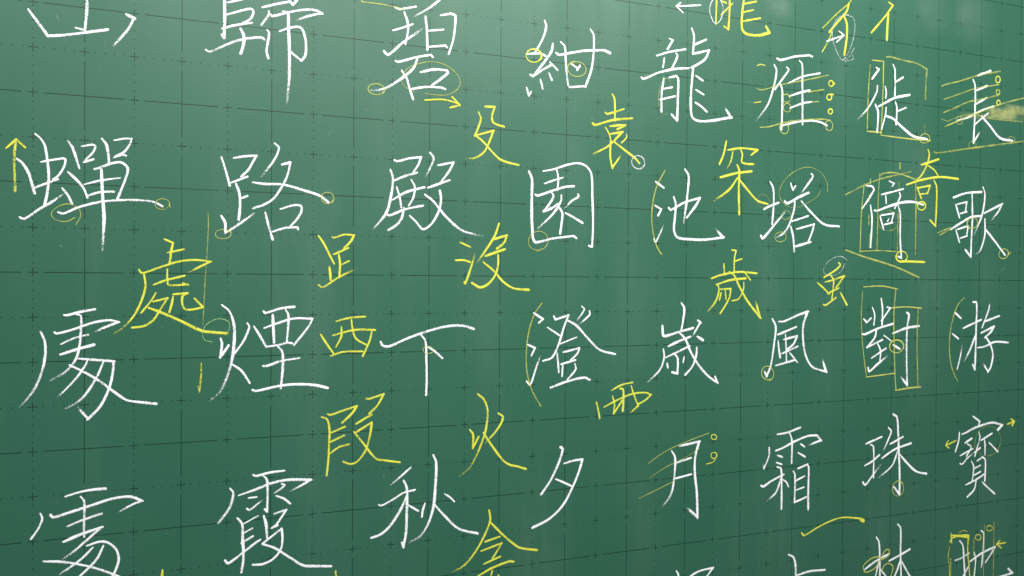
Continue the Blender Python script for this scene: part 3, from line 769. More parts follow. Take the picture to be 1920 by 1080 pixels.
100 0|2303,14115,363 2430,14102,366 2649,14105,370 2888,14050,375 3099,13985,380 3201,13911,382
100 0|2447,13752,334 2478,13615,335 2533,13425,336
100 0|2626,13803,322 2777,13855,324 2865,13851,326 2876,13793,326 2825,13692,325 2746,13598,324
100 0|2533,13521,320 2682,13572,323 2826,13584,325 / 2834,13560,326
@chalk_circle|P|yellow circle at the right end of the character 路
100 0|3257,13942,125 3243,13916,125 3218,13897,124 3185,13890,124 3154,13898,124 3130,13917,124 3118,13942,124 3115,13970,124 3125,13998,124 3147,14022,124 3180,14035,124 3215,14032,124 3244,14016,125 3262,13992,125 3269,13963,125 3264,13932,125 3245,13905,125
@chalk_circle|P|yellow circle at the lower left foot of the character 路
85 0|2007,13522,127 2036,13509,127 2052,13487,127 2049,13462,127 2030,13441,127 2001,13427,127 1966,13421,126 1930,13423,126 1898,13435,126 1878,13457,126 1877,13483,126 1893,13507,126 1923,13523,126 1958,13532,126 1997,13531,127 2032,13521,127 2057,13499,127
@chalk_character|Y|small yellow chalk character 足 under and right of the white 路
100 0|3084,13484,314 3150,13385,315 3216,13252,316 3274,13140,317
100 0|3257,13471,317 / 3282,13467,317 3398,13509,319 3527,13504,321 / 3482,13426,321 3398,13336,319
100 0|3271,13256,317 3452,13341,320
100 0|3332,13254,352 3349,13136,352 3341,12972,352
100 0|3366,13128,268 3461,13175,270
100 0|3217,13092,349 3225,13034,350 3234,12930,350
100 1|3086,12868,314 / 3136,12840,315 3333,12967,318 3547,13076,322
@chalk_character|Y|large yellow chalk character 處 between the first and second columns
100 0|1323,13398,299 1412,13358,300 / 1395,13267,300 1376,13114,300
100 0|1356,13242,269 1529,13285,272
100 1|1052,13036,294 / 1083,13000,295 1274,13069,298 1488,13143,302 1663,13161,305 1822,13144,308 / 1707,13082,306 1590,13015,303
100 0|1210,12866,297 1345,12921,299 1539,12973,303
100 0|1352,13047,269 1352,12937,269 1362,12867,270 1417,12859,270 1579,12868,273 / 1518,12882,272
100 1|1104,12982,324 1119,12858,325 1091,12718,324 1007,12518,323 897,12380,321 787,12296,319
100 0|1229,12768,282 1175,12672,281 1077,12540,280
100 0|1203,12668,297 1357,12710,299 / 1296,12609,298 1204,12454,297 1105,12385,295 980,12367,293
100 0|1158,12594,385 1275,12546,387 1490,12442,392 1724,12320,398 1857,12298,401 2010,12283,405
100 0|1414,12726,270 1396,12624,270 1374,12542,270
100 0|1414,12752,300 1573,12768,303 / 1518,12733,302 1518,12623,302 1548,12576,303 1620,12572,304 1741,12598,306 / 1649,12702,305
@chalk_line|P|long upright yellow line along the right side of the yellow 處
75 0|1794,13723,183 1799,13593,183 1781,13195,183 1766,12956,182 1758,12797,182 1741,12391,182
@chalk_circle|G|pale green open circle at the right foot of the yellow 處
85 0|1842,12182,148 1761,12208,147 1735,12304,147 1797,12406,148 1916,12458,149 2021,12427,149 2040,12347,150 1992,12259,149
@chalk_line|Y|short upright yellow stroke left of the white 煙
80 0|1724,11942,245 1722,11795,245 1710,11653,245 1705,11594,245 / 1690,11654,245
@chalk_character|W|white chalk character 殿, third in the second row
100 0|4040,14490,347 / 4078,14479,348 4237,14527,351 4393,14551,354 / 4361,14461,353 4291,14349,352
100 0|4035,14226,347 4184,14294,350 4339,14346,353
100 1|3988,14361,416 4021,14251,417 3993,14008,416 3941,13816,415 3855,13693,413 3770,13596,411
100 0|4071,14141,313 4106,14030,314 4133,13881,314
100 0|4264,14246,317 4309,14162,317 4292,14021,317 4230,13911,316
100 0|4019,13978,347 4203,14087,351 4438,14159,355
100 0|3938,13790,346 / 3968,13771,346 4186,13860,350 4421,13918,355
100 0|4168,13877,350 4134,13737,349 4064,13648,348 3960,13581,346
100 0|4248,13775,352 4329,13700,353 4410,13611,355 4473,13625,356 4563,13716,357 4644,13878,359 4665,14020,359 4648,14125,359
100 1|4513,14620,321 4563,14552,321 4532,14454,321 4461,14309,320
100 0|4623,14459,322 4837,14511,326 / 4779,14397,325 4669,14246,323
100 0|4488,14156,320 4633,14213,323 4783,14270,325
100 1|4449,14063,391 4561,13980,393 4726,13792,397 4930,13621,401 5061,13575,404 5241,13540,407
@chalk_character|Y|yellow chalk character 沒 with three dots at left, below the white 殿
100 0|4931,13447,292 5073,13389,294
100 0|4873,13206,327 4988,13208,329 5069,13186,330
100 1|4993,12917,329 / 5004,12890,329 5101,13160,331 5142,13300,332
100 1|5483,13714,394 5422,13545,392 5289,13343,390 5176,13184,388
100 0|5413,13500,374 5600,13559,377 / 5558,13458,376 5452,13370,374
100 0|5294,13271,390 5568,13367,395
100 0|5472,13292,375 5473,13165,375 5435,13019,374 5330,12891,372 5216,12846,370 5098,12905,368
100 0|5262,13185,371 5406,13073,374 5541,12929,376 5678,12841,379 5796,12820,381 5925,12813,384
@chalk_character|W|white chalk character 園 enclosed by its own square frame
100 0|5922,14447,479 5963,14353,480 5964,14095,480 5966,13800,480 5981,13541,480 / 6021,13474,481 6274,13530,370 6603,13576,376 / 6649,13547,377
100 0|6137,14468,348 6289,14501,351 6514,14580,355 6680,14609,358 6806,14569,360 6881,14459,361 6898,14136,362 6911,13756,362 6898,13428,362 / 6847,13440,361
100 0|6340,14495,313 6365,14375,313 6351,14211,313
100 0|6154,14293,271 6310,14353,273 6437,14393,275
100 0|6018,14134,385 / 6048,14121,385 6311,14213,390 6474,14264,394 6605,14280,396
100 0|6270,14165,370 6293,14128,371 6230,14014,370 6140,13904,368 / 6271,13959,370 6363,14019,372
100 1|6413,14143,353 6404,14058,353 6292,13885,351 6061,13669,347
100 0|6384,13964,392 6429,13891,393 6416,13740,393 6396,13604,392
100 1|6672,14164,358 / 6679,14136,358 6579,14075,356 6476,13973,354
100 0|6483,13893,394 6601,13840,396 6742,13766,399
@chalk_circle|P|pale yellow circle on the lower left corner of the character 園
85 0|6124,13391,132 6070,13370,131 6009,13370,131 5954,13396,131 5920,13444,130 5916,13501,130 5937,13553,130 5977,13595,131 6032,13621,131 6096,13626,131 6157,13604,132 6199,13557,132 6211,13497,132 6193,13439,132 6153,13393,132 6097,13361,131 6031,13352,131
@chalk_character|W|white chalk character 池 beside a thin yellow bracket
100 0|7939,14411,338 8074,14330,340
100 0|7930,14060,338 8035,14009,339 / 7981,13914,339
100 1|7915,13571,338 / 7938,13519,338 8017,13653,339 8073,13773,340
100 1|8249,14196,450 8282,14098,451 8268,13879,450 8257,13699,450 8316,13601,451 8526,13577,456 8811,13578,462 9129,13622,469 / 9009,13731,466
100 0|8163,14034,427 / 8198,14005,427 8429,14124,432 8706,14206,438 / 8640,14093,436 8477,13902,433
100 1|8444,14620,432 8505,14528,433 8480,14206,433 8453,14005,433 8426,13830,432
@chalk_bracket|P|thin yellow bracket curving along the left of 池
85 0|8090,14584,253 7944,14320,251 7878,14022,251 7880,13747,251 7938,13513,251 7996,13396,252 8042,13341,253
@chalk_character|Y|yellow chalk character 罙 above right of the white 池
100 0|9179,15095,357 9127,14888,357 9055,14736,355
100 0|9207,14964,403 9458,15008,407 9764,15001,413 / 9646,14917,411
100 1|9298,14939,314 9262,14794,314 9185,14662,313
100 0|9446,14990,362 9476,14910,362 9464,14796,362 9534,14773,363 9685,14774,366
100 0|9076,14538,423 / 9362,14615,428 9653,14662,434
100 0|9381,14743,451 9418,14659,452 9413,14350,452 9424,13986,452
100 1|9387,14544,474 9241,14363,471 8970,14179,465
100 0|9432,14512,384 9588,14359,387 9765,14211,390 9956,14167,393
@chalk_circle|P|faint pale circle at the right foot of the yellow 罙
60 0|9965,14158,142 9933,14123,141 9886,14105,141 9837,14108,141 9796,14129,141 9767,14162,140 9753,14204,140 9760,14249,140 9792,14288,141 9841,14310,141 9893,14309,141 9939,14289,141 9972,14255,142 9988,14211,142 9982,14163,142 9951,14119,142
@chalk_character|Y|yellow chalk character 歲 between the rows above the white 歳
100 0|9287,13431,315 9371,13423,316 / 9342,13299,315 9337,13110,315
100 0|9328,13253,315 9476,13297,317
100 0|9147,13214,313 9158,13063,313
100 0|8930,12992,398 9080,13040,401 9423,13094,407 9757,13076,413
100 0|9016,12897,422 9276,12969,427 9554,12996,432
100 1|9251,13092,426 9337,13042,428 9425,12888,430 9576,12661,433 9831,12384,438 / 9740,12650,436
100 0|9535,13085,318 9642,12972,320
100 1|9045,12897,356 9058,12785,356 8986,12622,355 8838,12468,353
100 0|9086,12825,312 9277,12836,315 / 9254,12703,314 9181,12580,313 9084,12454,312
100 0|9174,12815,313 9192,12672,313
100 0|9099,12774,290 9071,12662,289
100 0|9517,12930,273 9512,12826,273 9427,12682,272 9303,12647,270
@chalk_character|W|white chalk character 處 with long right tail, leftmost of the third row
100 0|294,12520,309 / 317,12517,309 449,12554,312 599,12583,315
100 1|416,12527,311 458,12508,312 456,12327,312 447,12191,312 410,12026,311 318,11893,310 161,11791,307
100 1|199,12327,307 / 219,12313,308 383,12358,311 583,12431,315 746,12456,318 837,12435,319 / 718,12383,317 607,12329,315
100 0|265,12195,281 396,12260,283 532,12295,285
100 0|258,12078,365 397,12124,368 590,12180,372
100 1|63,12334,319 102,12229,319 108,12080,320 70,11872,319 -7,11682,317 -128,11516,315
100 1|430,12025,326 584,12008,329 790,11984,333 / 781,11846,333 740,11664,332 652,11470,331 531,11336,328 / 437,11463,326
100 1|523,12000,285 503,11947,285 397,11785,283 239,11608,280
100 1|685,11979,302 624,11821,301 504,11614,299 397,11513,297 289,11459,295
100 0|350,11952,339 477,11880,341 652,11759,345 788,11639,348 926,11532,351 1051,11503,353 1237,11473,357
@chalk_character|W|white chalk character 煙, second in the third row
100 0|1939,12220,341 1954,12156,341 1935,11993,341 / 2030,12138,343
100 0|2242,12400,315 2265,12359,316 2204,12198,315 2098,12039,313
100 1|1956,12621,372 2036,12548,374 2089,12378,375 2090,12152,375 2060,11928,375 1993,11705,373 1918,11564,372 1829,11488,370
100 0|2075,11903,312 2174,11827,314 2270,11674,316
100 0|2430,12543,350 / 2450,12523,351 2622,12576,354 2797,12599,358
100 0|2536,12494,433 2544,12339,433 2552,12163,433
100 0|2685,12567,323 2720,12501,324 2718,12336,324 2702,12159,324
100 0|2439,12340,303 2591,12395,305 2781,12451,309 3010,12448,313 / 2974,12365,312 2790,12124,309
100 0|2319,12358,348 2389,12243,350 2459,12111,351
100 0|2474,12111,304 2623,12132,306 2718,12154,308 2769,12143,309
100 0|2600,12108,370 2650,12040,371 2656,11843,371 2633,11593,371
100 0|2425,11875,303 / 2467,11874,304 2624,11926,306 2855,11960,310
100 0|2305,11586,364 / 2344,11573,365 2609,11622,370 2815,11635,375 3041,11615,379 3200,11572,383
@chalk_character|Y|small yellow chalk character 西 between the white 煙 and 下 of the third row
100 0|3307,12411,301 3468,12451,304 3668,12466,307
100 0|3494,12425,304 3511,12306,305 3554,12186,305 3685,12103,307
100 0|3368,12337,269 3369,12224,269 3303,12087,268
100 0|3266,12234,317 3536,12297,322 3795,12293,326
100 0|3757,12285,274 3724,12148,274 3639,11959,273
100 0|3113,12246,298 3187,12127,299 3273,12003,301
100 0|3237,11974,300 3386,12020,303 3635,12022,307
@chalk_character|W|white chalk character 下 with a small circle at its centre
100 0|3870,12136,397 / 3896,12089,397 3983,12079,399 4211,12172,404 4514,12272,411 4788,12329,416 4992,12326,421 5128,12284,424
100 0|4407,12212,355 4461,12132,356 4476,11868,356 4481,11603,357 4473,11424,356
100 0|4488,12061,339 4588,11997,341 4692,11903,342
@chalk_circle|P|small pale circle at the centre of the white 下
85 0|4550,11990,122 4532,11976,122 4507,11970,121 4482,11972,121 4459,11980,121 4439,11995,121 4429,12015,121 4433,12037,121 4449,12055,121 4473,12064,121 4500,12066,121 4526,12060,121 4549,12047,122 4563,12027,122 4566,12004,122 4553,11983,122 4530,11969,122
@chalk_character|Y|yellow chalk character 段 directly below the yellow 西
100 0|3129,11209,332 3193,11177,333 3224,11049,333 3219,10847,333 3213,10679,333 3192,10470,333
100 0|3201,11243,333 / 3231,11228,334 3389,11275,336 3568,11325,340 / 3506,11235,339 3381,11120,336
100 0|3240,11002,300 3418,11070,303
100 0|3229,10885,300 3410,10960,303
100 0|3236,10744,300 3340,10813,302 3469,10843,304
100 0|3687,11413,342 / 3718,11408,342 3912,11463,346 / 3830,11320,345 3727,11219,343
100 0|3561,11099,391 3753,11204,395
100 0|3549,10985,339 3758,11104,343 / 3737,10948,343 3677,10746,342 3576,10617,340 3492,10589,339 3399,10625,337
100 0|3532,10995,339 3643,10851,341 3815,10633,344 3919,10604,346 4124,10562,350
@chalk_character|Y|yellow chalk character 火 right of the yellow 段
100 1|5190,11403,370 5280,11318,372 5332,11170,373 5311,10935,372 5264,10775,372 5170,10565,370 5076,10410,368 4945,10317,366
100 0|5079,10926,331 5125,10857,332 5122,10673,332 / 5206,10824,333
100 1|5488,11125,338 5555,11066,339 5474,10907,338 5302,10733,335
100 0|5273,10874,372 5379,10713,374 5554,10481,377 5652,10410,379 5770,10376,381 5893,10331,384
@chalk_character|W|white chalk character 歳 with a hooked right tail, above the white 月
100 0|8393,12618,410 8442,12544,411 8429,12384,411 8396,12220,410
100 0|8067,12279,468 8073,12161,468 / 8096,12126,469 8349,12185,474 8600,12241,480
100 0|8173,11976,406 8350,12045,410 8553,12111,413
100 0|8110,11803,384 8328,11886,388 8543,11971,392
100 1|8086,11932,383 8098,11813,384 8031,11637,382 7824,11458,379
100 0|8361,12175,410 8467,12073,412 8562,11880,414 8706,11674,416 8874,11506,420 9049,11393,423 / 9000,11491,422
100 1|8684,12355,394 8729,12324,395 / 8596,12127,392
100 0|8679,12109,438 8779,12054,440
100 0|8668,11942,394 8657,11817,394 8587,11658,392 8466,11538,390
100 0|8151,11722,320 8163,11658,321
100 0|8282,11858,408 8333,11786,409 8330,11563,409 / 8238,11586,408
100 0|8445,11807,325 8429,11729,325
@chalk_character|W|white chalk character 澄 beside a tall yellow bracket
100 0|6003,12490,347 6142,12405,349 / 6078,12352,348
100 0|5915,12053,345 6023,12004,347 / 5970,11900,346
100 1|5902,11546,326 / 5952,11494,327 6041,11726,328 6100,11882,329
100 0|6306,12443,352 6331,12394,352 / 6534,12455,356 / 6465,12294,355 6384,12052,353 6283,11867,352 6147,11821,349
100 0|6209,12289,311 6301,12231,313 6398,12170,314
100 0|6527,12378,375 6652,12310,378 6863,12098,382 7034,11950,385 7277,11884,389
100 1|6740,12579,280 6780,12536,280 6662,12373,278
100 1|6861,12511,301 6865,12460,301 6704,12325,299
100 0|6390,12048,275 6657,12140,278
100 0|6360,11925,314 6375,11789,314 6386,11654,314
100 0|6453,11933,315 6706,11987,319 / 6675,11912,319 6571,11817,317
100 0|6421,11765,315 6644,11818,318
100 0|6447,11759,335 6438,11595,335
100 0|6634,11766,318 6649,11686,318 6511,11536,316
100 0|6261,11441,410 6490,11512,415 6782,11563,420 6871,11527,422
@chalk_bracket|P|tall yellow bracket curving along the left of 澄
85 0|6121,12625,247 6007,12468,246 5919,12192,245 5890,11879,244 5911,11638,245 5982,11413,245 6114,11189,247
@chalk_character|Y|small tilted yellow chalk character 襾 below the white 澄
100 0|7228,11362,348 7384,11431,350 7567,11462,353
100 0|6981,11199,344 7008,11098,344 7034,10968,345
100 0|7239,11273,328 7272,11161,328 7260,11023,328 / 7397,11203,330
100 0|7108,11127,346 7298,11208,349 7561,11293,353 7784,11302,357 7879,11268,359 / 7785,11194,357 7662,11137,355
100 0|7367,11379,391 / 7411,11368,392 7418,11212,392 7408,11053,392
100 1|7545,11414,332 7583,11302,333 7662,11118,334 / 7536,11017,332
@chalk_character|W|white chalk character 夕, third row from the bottom between 秋 and 月
100 0|6417,10597,433 / 6454,10567,434 6393,10379,433 6272,10145,430 6127,9958,427
100 0|6476,10361,395 6621,10390,398 6764,10398,400 / 6706,10222,399 6603,10003,397 6459,9771,395 6255,9603,391 5999,9504,463
100 0|6350,10150,314 6478,10090,316 6607,10023,318
@chalk_character|W|white chalk character 月 crossed by thin slanted yellow lines
100 1|8241,10408,430 8297,10310,431 8294,10090,431 8261,9854,430 8204,9719,429 8086,9597,427
100 1|8380,10474,454 8721,10517,461 / 8656,10303,460 8646,10061,460 8684,9755,461 8699,9375,461 / 8520,9524,544
100 0|8312,10225,366 8578,10281,371
100 0|8279,9988,366 8583,10032,371
@chalk_line|P|topmost of three thin slanted yellow lines over the white 月
90 0|7836,10256,125 8131,10412,127 8478,10527,129 8893,10635,132
@chalk_line|P|middle of three thin slanted yellow lines over the white 月
80 0|7838,10026,125 8132,10173,127 8479,10296,129 8734,10419,131
@chalk_line|P|lowest of three thin slanted yellow lines over the white 月
90 0|7689,9752,142 8020,9865,145 8295,9960,146
@chalk_ring|Y|upper of two small yellow rings right of the white 月
100 0|9023,10546,178 9010,10535,178 8992,10531,178 8972,10533,178 8955,10541,178 8942,10554,177 8935,10569,177 8936,10585,177 8946,10599,177 8964,10607,178 8985,10607,178 9005,10600,178 9020,10589,178 9031,10574,178 9033,10557,178 9026,10540,178 9009,10529,178
@chalk_ring|Y|lower of two small yellow rings right of 月, with a tail
100 0|8971,10331,178 8990,10333,178 9010,10328,178 9027,10315,178 9037,10296,178 9036,10275,178 9027,10258,178 9011,10246,178 8992,10240,178 8971,10242,178 8950,10253,178 8936,10272,177 8933,10294,177 8939,10314,177 8953,10329,178
100 0|9016,10225,178 8956,10183,178 8855,10166,177
@chalk_character|W|white chalk character 風 left of the boxed 對
100 1|10069,12358,396 10132,12238,397 10103,11964,397 10042,11629,396 9966,11460,394 / 9914,11550,393
100 1|10191,12317,445 10295,12320,447 10558,12412,452 10763,12470,456 / 10679,12272,454 10673,12037,454 10723,11778,455 10859,11581,458 11146,11488,464 / 11070,11682,462
100 0|10175,12110,374 10538,12227,380
100 0|10323,12107,330 10338,11895,330 10348,11657,330
100 0|10181,12005,398 10195,11899,398 10222,11746,399
100 0|10292,12030,376 10553,12082,381 / 10482,11955,379 10351,11869,377
100 0|10255,11808,376 10567,11915,381
100 0|10140,11622,397 10511,11699,404
100 0|10412,11813,331 10484,11742,332 10561,11661,333
@chalk_circle|P|pale yellow circle at the left foot of the character 風
100 0|10035,11411,158 9987,11400,158 9939,11411,158 9900,11438,157 9873,11475,157 9862,11519,157 9872,11565,157 9905,11601,157 9954,11618,158 10006,11611,158 10050,11585,158 10081,11547,159 10097,11501,159 10091,11452,159 10060,11410,158 10011,11388,158
@chalk_character|W|white chalk character 對 in a stepped yellow box, double circle at its centre
100 0|11931,12336,378 11995,12280,379 / 12087,12350,381
100 0|12117,12523,330 12164,12407,331 12149,12235,331
100 0|12305,12674,410 12335,12517,410 12329,12233,410
100 0|12438,12532,360 12509,12516,362 / 12314,12300,359
100 0|11905,12088,453 11954,12081,454 12228,12172,460 12571,12249,466
100 0|12205,12143,383 12171,12027,382 11999,11860,379 / 12341,11984,385
100 0|12369,12057,308 12530,11961,310
100 0|12230,11926,358 12296,11801,359 12286,11617,358
100 0|12105,11681,407 12416,11836,412
100 1|12031,11519,481 / 12052,11460,482 12205,11557,485 12432,11696,489
100 0|12570,12087,440 / 12880,12172,446 13160,12202,451
100 1|12878,12434,446 / 12926,12404,447 12886,12172,446 12879,11717,446 12897,11199,446 / 12757,11339,444
100 0|12578,11890,414 12725,11819,417
@chalk_outline|P|yellow stepped outline drawn round the character 對
85 0|11898,12797,227 11873,12410,226 11898,11967,227 11990,11382,228
100 0|11998,11369,258 12604,11408,265
85 0|12625,12843,265 12584,12403,264 12618,11408,265 12645,11119,265
100 0|12636,11118,364 12952,11145,368 13196,11152,372
100 0|12533,12516,264 12846,12532,267 13203,12507,271
85 0|13135,12512,270 13111,11940,270 13140,11166,270
100 0|11918,12870,277 12308,12885,282 12663,12836,286
@chalk_circle|P|yellow double circle at the centre of the boxed 對
100 0|12504,11867,211 12514,11906,211 12547,11940,211 12602,11963,212 12670,11967,212 12734,11950,213 12780,11917,213 12801,11876,213 12799,11835,213 12774,11797,213 12725,11768,213 12657,11755,212 12586,11765,211 12530,11794,211 12498,11834,211 12491,11877,211 12508,11918,211 12549,11953,211 12613,11974,212 12687,11973,212 12754,11950,213 12799,11912,213 12817,11868,213 12809,11823,213
@chalk_character|W|white chalk character 游 beside a yellow bracket, near the right edge
100 0|13997,12429,384 14147,12324,386
100 0|13947,12052,383 14089,11965,385
100 1|14066,11429,385 14135,11634,386 14181,11845,387
100 0|14443,12610,474 / 14525,12593,476 14520,12146,476 14509,11671,476 14496,11405,476 / 14446,11495,475
100 0|14204,12146,442 14421,12219,446 14644,12292,450
100 1|14509,12027,448 14377,11769,445 14249,11579,443
100 0|14848,12560,397 14832,12476,396 14669,12151,394
100 0|14728,12257,451 15096,12356,458
100 0|14647,12056,450 14970,12168,456 / 14887,12068,454 14738,11970,452
100 1|14754,11987,452 14873,11852,454 14942,11658,455 14894,11444,454 14828,11357,453 / 14703,11503,451
100 0|14567,11793,449 14723,11808,451 14990,11886,456 15331,11868,462
@chalk_bracket|P|yellow bracket curving along the left of 游 near the right edge
85 0|14220,12688,282 14060,12552,280 13920,12226,279 13869,11876,278 13905,11547,279 13994,11334,280 14075,11220,281
@chalk_character|W|white chalk character 霜 right of the white 月
100 0|10180,10531,398 10363,10546,402 10634,10612,406
100 0|10415,10543,402 10464,10423,403 10462,10056,403
100 1|10151,10275,398 10286,10308,400 10522,10397,404 10788,10465,409 10964,10464,412 / 11052,10378,414 / 10811,10320,409
100 1|10022,10331,372 10018,10201,372 9927,10018,371 / 9911,10062,371
100 0|10642,10346,359 10715,10298,360
100 0|10590,10211,358 10730,10134,360
100 0|10188,10196,375 10277,10166,377
100 0|10166,10084,351 10267,10050,353
100 0|10179,10013,398 10252,9982,400 10268,9715,400 10268,9340,400
100 0|9870,9744,393 / 9916,9728,394 10057,9797,396 10308,9886,401
100 1|10256,9833,400 10162,9619,398 9995,9500,395
100 0|10290,9802,330 10356,9761,331 10404,9682,331
100 0|10494,9924,404 10529,9863,405 10525,9421,405
100 0|10587,9957,406 10779,10008,409 / 10804,9948,409 10798,9625,409 10799,9276,410
100 0|10541,9762,333 10724,9825,336
100 0|10542,9612,333 10707,9646,336
100 0|10531,9421,357 10762,9484,361
@chalk_character|W|white chalk character 珠 with a circle at its foot
100 0|11995,10252,405 12044,10267,406 12340,10349,411
100 0|12096,10234,356 12160,10196,357 12165,9677,357
100 0|11978,9893,405 12133,9952,408 12290,10045,410
100 1|11935,9623,404 / 11987,9569,405 12136,9706,408 12315,9875,411
100 1|12488,10493,413 12548,10428,414 12481,10286,413 12380,10117,412
100 0|12530,10215,414 12815,10318,419
100 0|12346,9987,437 12632,10117,442 12998,10196,448
100 0|12590,10715,493 / 12674,10658,495 12703,10407,495 12722,10065,496 12743,9723,496 12744,9343,496 / 12617,9480,494
100 1|12698,10090,417 12575,9850,415 12288,9671,410
100 0|12737,10030,444 12904,9869,447 13119,9703,451 13357,9642,455
@chalk_circle|P|yellow circle round the hooked foot of the character 珠
100 0|12730,9558,178 12782,9536,178 12820,9494,178 12833,9441,178 12824,9391,178 12796,9351,178 12754,9325,178 12700,9317,177 12644,9335,177 12601,9377,177 12581,9431,176 12587,9485,177 12612,9530,177 12654,9561,177 12709,9574,177 12769,9561,178 12819,9521,178
@chalk_character|W|white chalk character 寶 between two tiny yellow arrows near the right edge
100 0|14466,10572,419 14629,10474,422 / 14600,10400,422
100 0|14306,10304,472 14541,10372,477 14940,10432,484 15202,10373,489 / 15084,10293,487
100 0|14134,10303,414 14119,10175,414 14041,9975,413
100 0|14193,10271,360 14355,10306,362
100 0|14276,10112,389 14438,10182,391
100 0|14325,10090,362 14420,10031,363 14311,9873,361
100 0|14155,9894,359 14463,9997,364
100 1|14156,9752,415 / 14212,9743,415 14318,9830,417 14474,9913,420
100 0|14608,10285,365 14636,10188,366 14578,10024,365 14514,9858,364
100 0|14670,10133,423 14936,10237,427
100 0|14749,10132,368 14767,10035,368 14763,9863,368
100 0|14497,9923,336 14651,10000,338
100 0|14870,10076,426 15088,9899,430
100 0|14433,9773,391 14487,9674,392 14453,9410,391
100 0|14574,9772,421 14706,9829,423 / 14774,9771,425 14768,9395,425
100 0|14484,9634,364 14655,9687,366
100 0|14485,9515,364 14656,9572,366
100 0|14300,9367,389 14519,9428,392 14740,9515,396
100 0|14552,9430,421 14504,9268,420 14335,9148,418
100 0|14702,9382,423 14819,9287,425 15013,9144,429
@chalk_arrow|Y|tiny yellow arrow pointing right at upper right of 寶
100 0|15325,10380,376 15497,10423,378
100 0|15417,10472,377 15507,10422,378 / 15446,10348,377
@chalk_arrow|Y|tiny yellow arrow pointing left beside the character 寶
100 0|14045,10170,330 13816,10102,327
100 0|13863,10178,328 13803,10100,327 / 13877,10053,328
@chalk_circle|P|faint thin circle round the upper right of the character 寶
60 0|14555,10010,134 14522,10116,133 14545,10217,134 14613,10300,134 14722,10358,134 14862,10372,135 15006,10330,136 15112,10239,136 15155,10126,137 15136,10015,137 15067,9923,136 14953,9859,136 14805,9841,135 14653,9881,134 14537,9973,133 14485,10091,133
@chalk_line|Y|long curved yellow stroke with a blunt right end, left of the 林
100 0|10668,8916,335 / 10717,8868,336 11018,8977,341 11347,9062,345 11543,9074,348 11869,9023,353
100 0|11883,9012,757 11947,8975,759
@chalk_character|W|white chalk character 林 marked with yellow loops, cropped by the bottom edge
100 0|12242,8665,410 12299,8569,411 12320,8184,411 12323,7914,411
100 0|11992,8158,406 12266,8281,410 12522,8353,415
100 0|12302,8276,334 12211,7951,333
100 0|12333,8115,360 12475,7961,362
100 0|12713,8835,444 12774,8765,445 12778,8354,445 12799,7850,446
100 0|12526,8233,441 12755,8300,445 12990,8377,449
100 0|12777,8218,419 12712,8067,418 12610,7898,416
100 0|12810,8184,419 12954,7967,422 13053,7839,424
@chalk_mark|P|three yellow loops drawn over the left half of the 林
100 0|12348,8289,262 12389,8378,263 12456,8433,264 12521,8417,264 12492,8321,264 12354,8277,262
100 0|11978,8122,258 11957,8219,258 12121,8321,260 12295,8333,262 12331,8295,262 12209,8153,261 12021,8106,259 11972,8139,258
100 0|12356,8067,263 12414,8172,263 12517,8193,264 12607,8125,265 12579,8016,265 12521,7887,264
@chalk_character|W|white chalk character 地 under tall yellow lines, bottom right corner
100 0|14165,8384,415 14238,8298,416 14266,8058,417 14304,7650,417
100 0|14056,8053,413 14208,8077,416 14393,8142,419
100 1|14405,7934,419 14180,7666,415
100 0|14689,8509,424 14752,8454,425 14736,8120,424 14703,7856,424
100 0|14414,7987,447 14700,8100,452 15045,8182,458 / 14968,8092,457 14802,7927,454
100 0|14521,8139,421 14555,7998,421 14507,7623,421
100 0|14839,7615,455 15177,7618,461 15496,7647,466 / 15381,7738,464
@chalk_outline|Y|bold yellow bracket-shaped outline over the left half of the 地
100 0|13945,8544,329 13966,8372,329
100 0|13924,8396,384 / 13978,8458,385 14139,8470,387 14350,8427,390
100 0|13971,8503,467 14376,8458,474 / 14352,8237,334 14371,8021,335 14425,7634,336
80 0|13916,8312,219 13885,8151,219 13913,7937,219 13922,7701,219
80 0|13944,8097,247 13948,7697,247
70 0|14138,8534,221 14251,8562,222 14339,8533,223
@chalk_line|P|shortest of the upright yellow lines over the 地, lowest at left
85 0|14505,8398,214 14495,8089,214
@chalk_line|P|upright yellow line over the 地 between its two rings
85 0|14764,8613,217 14756,8118,217 14746,7591,217
@chalk_line|P|upright yellow line right of the upper ring over the 地
85 0|15005,8636,243 15002,8088,243 14998,7557,243
@chalk_line|P|faint upright pale line, rightmost over the 地
50 0|15106,8754,195 15098,8561,195 15094,8295,195
@chalk_ring|Y|lower left of the two yellow rings over the 地
100 0|14662,8367,203 14642,8355,203 14618,8350,203 14592,8353,203 14566,8364,202 14546,8383,202 14539,8406,202 14546,8428,202 14565,8442,202 14590,8449,203 14618,8448,203 14645,8438,203 14668,8420,203 14679,8395,203 14674,8371,203 14656,8354,203 14631,8345,203
@chalk_ring|Y|upper right of the two yellow rings over the 地
100 0|14948,8501,205 14927,8489,205 14901,8483,205 14871,8485,205 14842,8497,204 14821,8516,204 14815,8538,204 14823,8558,204 14843,8572,204 14870,8580,205 14901,8579,205 14933,8569,205 14958,8550,205 14968,8526,205 14961,8504,205 14943,8488,205 14915,8479,205
@chalk_arrow|Y|yellow arrow pointing left at the right of the 地, bottom right
100 0|15300,8223,376 15095,8222,373
100 0|15159,8280,374 15075,8222,373 / 15195,8140,374
@chalk_character|W|white upright with a side bar cropped by the bottom edge, below the yellow arc
100 0|10419,8594,450 10512,8540,452 10553,8406,453 10560,8127,453
100 0|10573,8239,406 10835,8274,410 11153,8257,416
@chalk_character|W|white chalk stroke tips at the bottom edge below the white 月
100 0|8335,8599,346 8368,8541,346 8371,8420,346
100 0|8551,8477,371 8729,8545,374 8988,8567,378 / 8861,8436,376
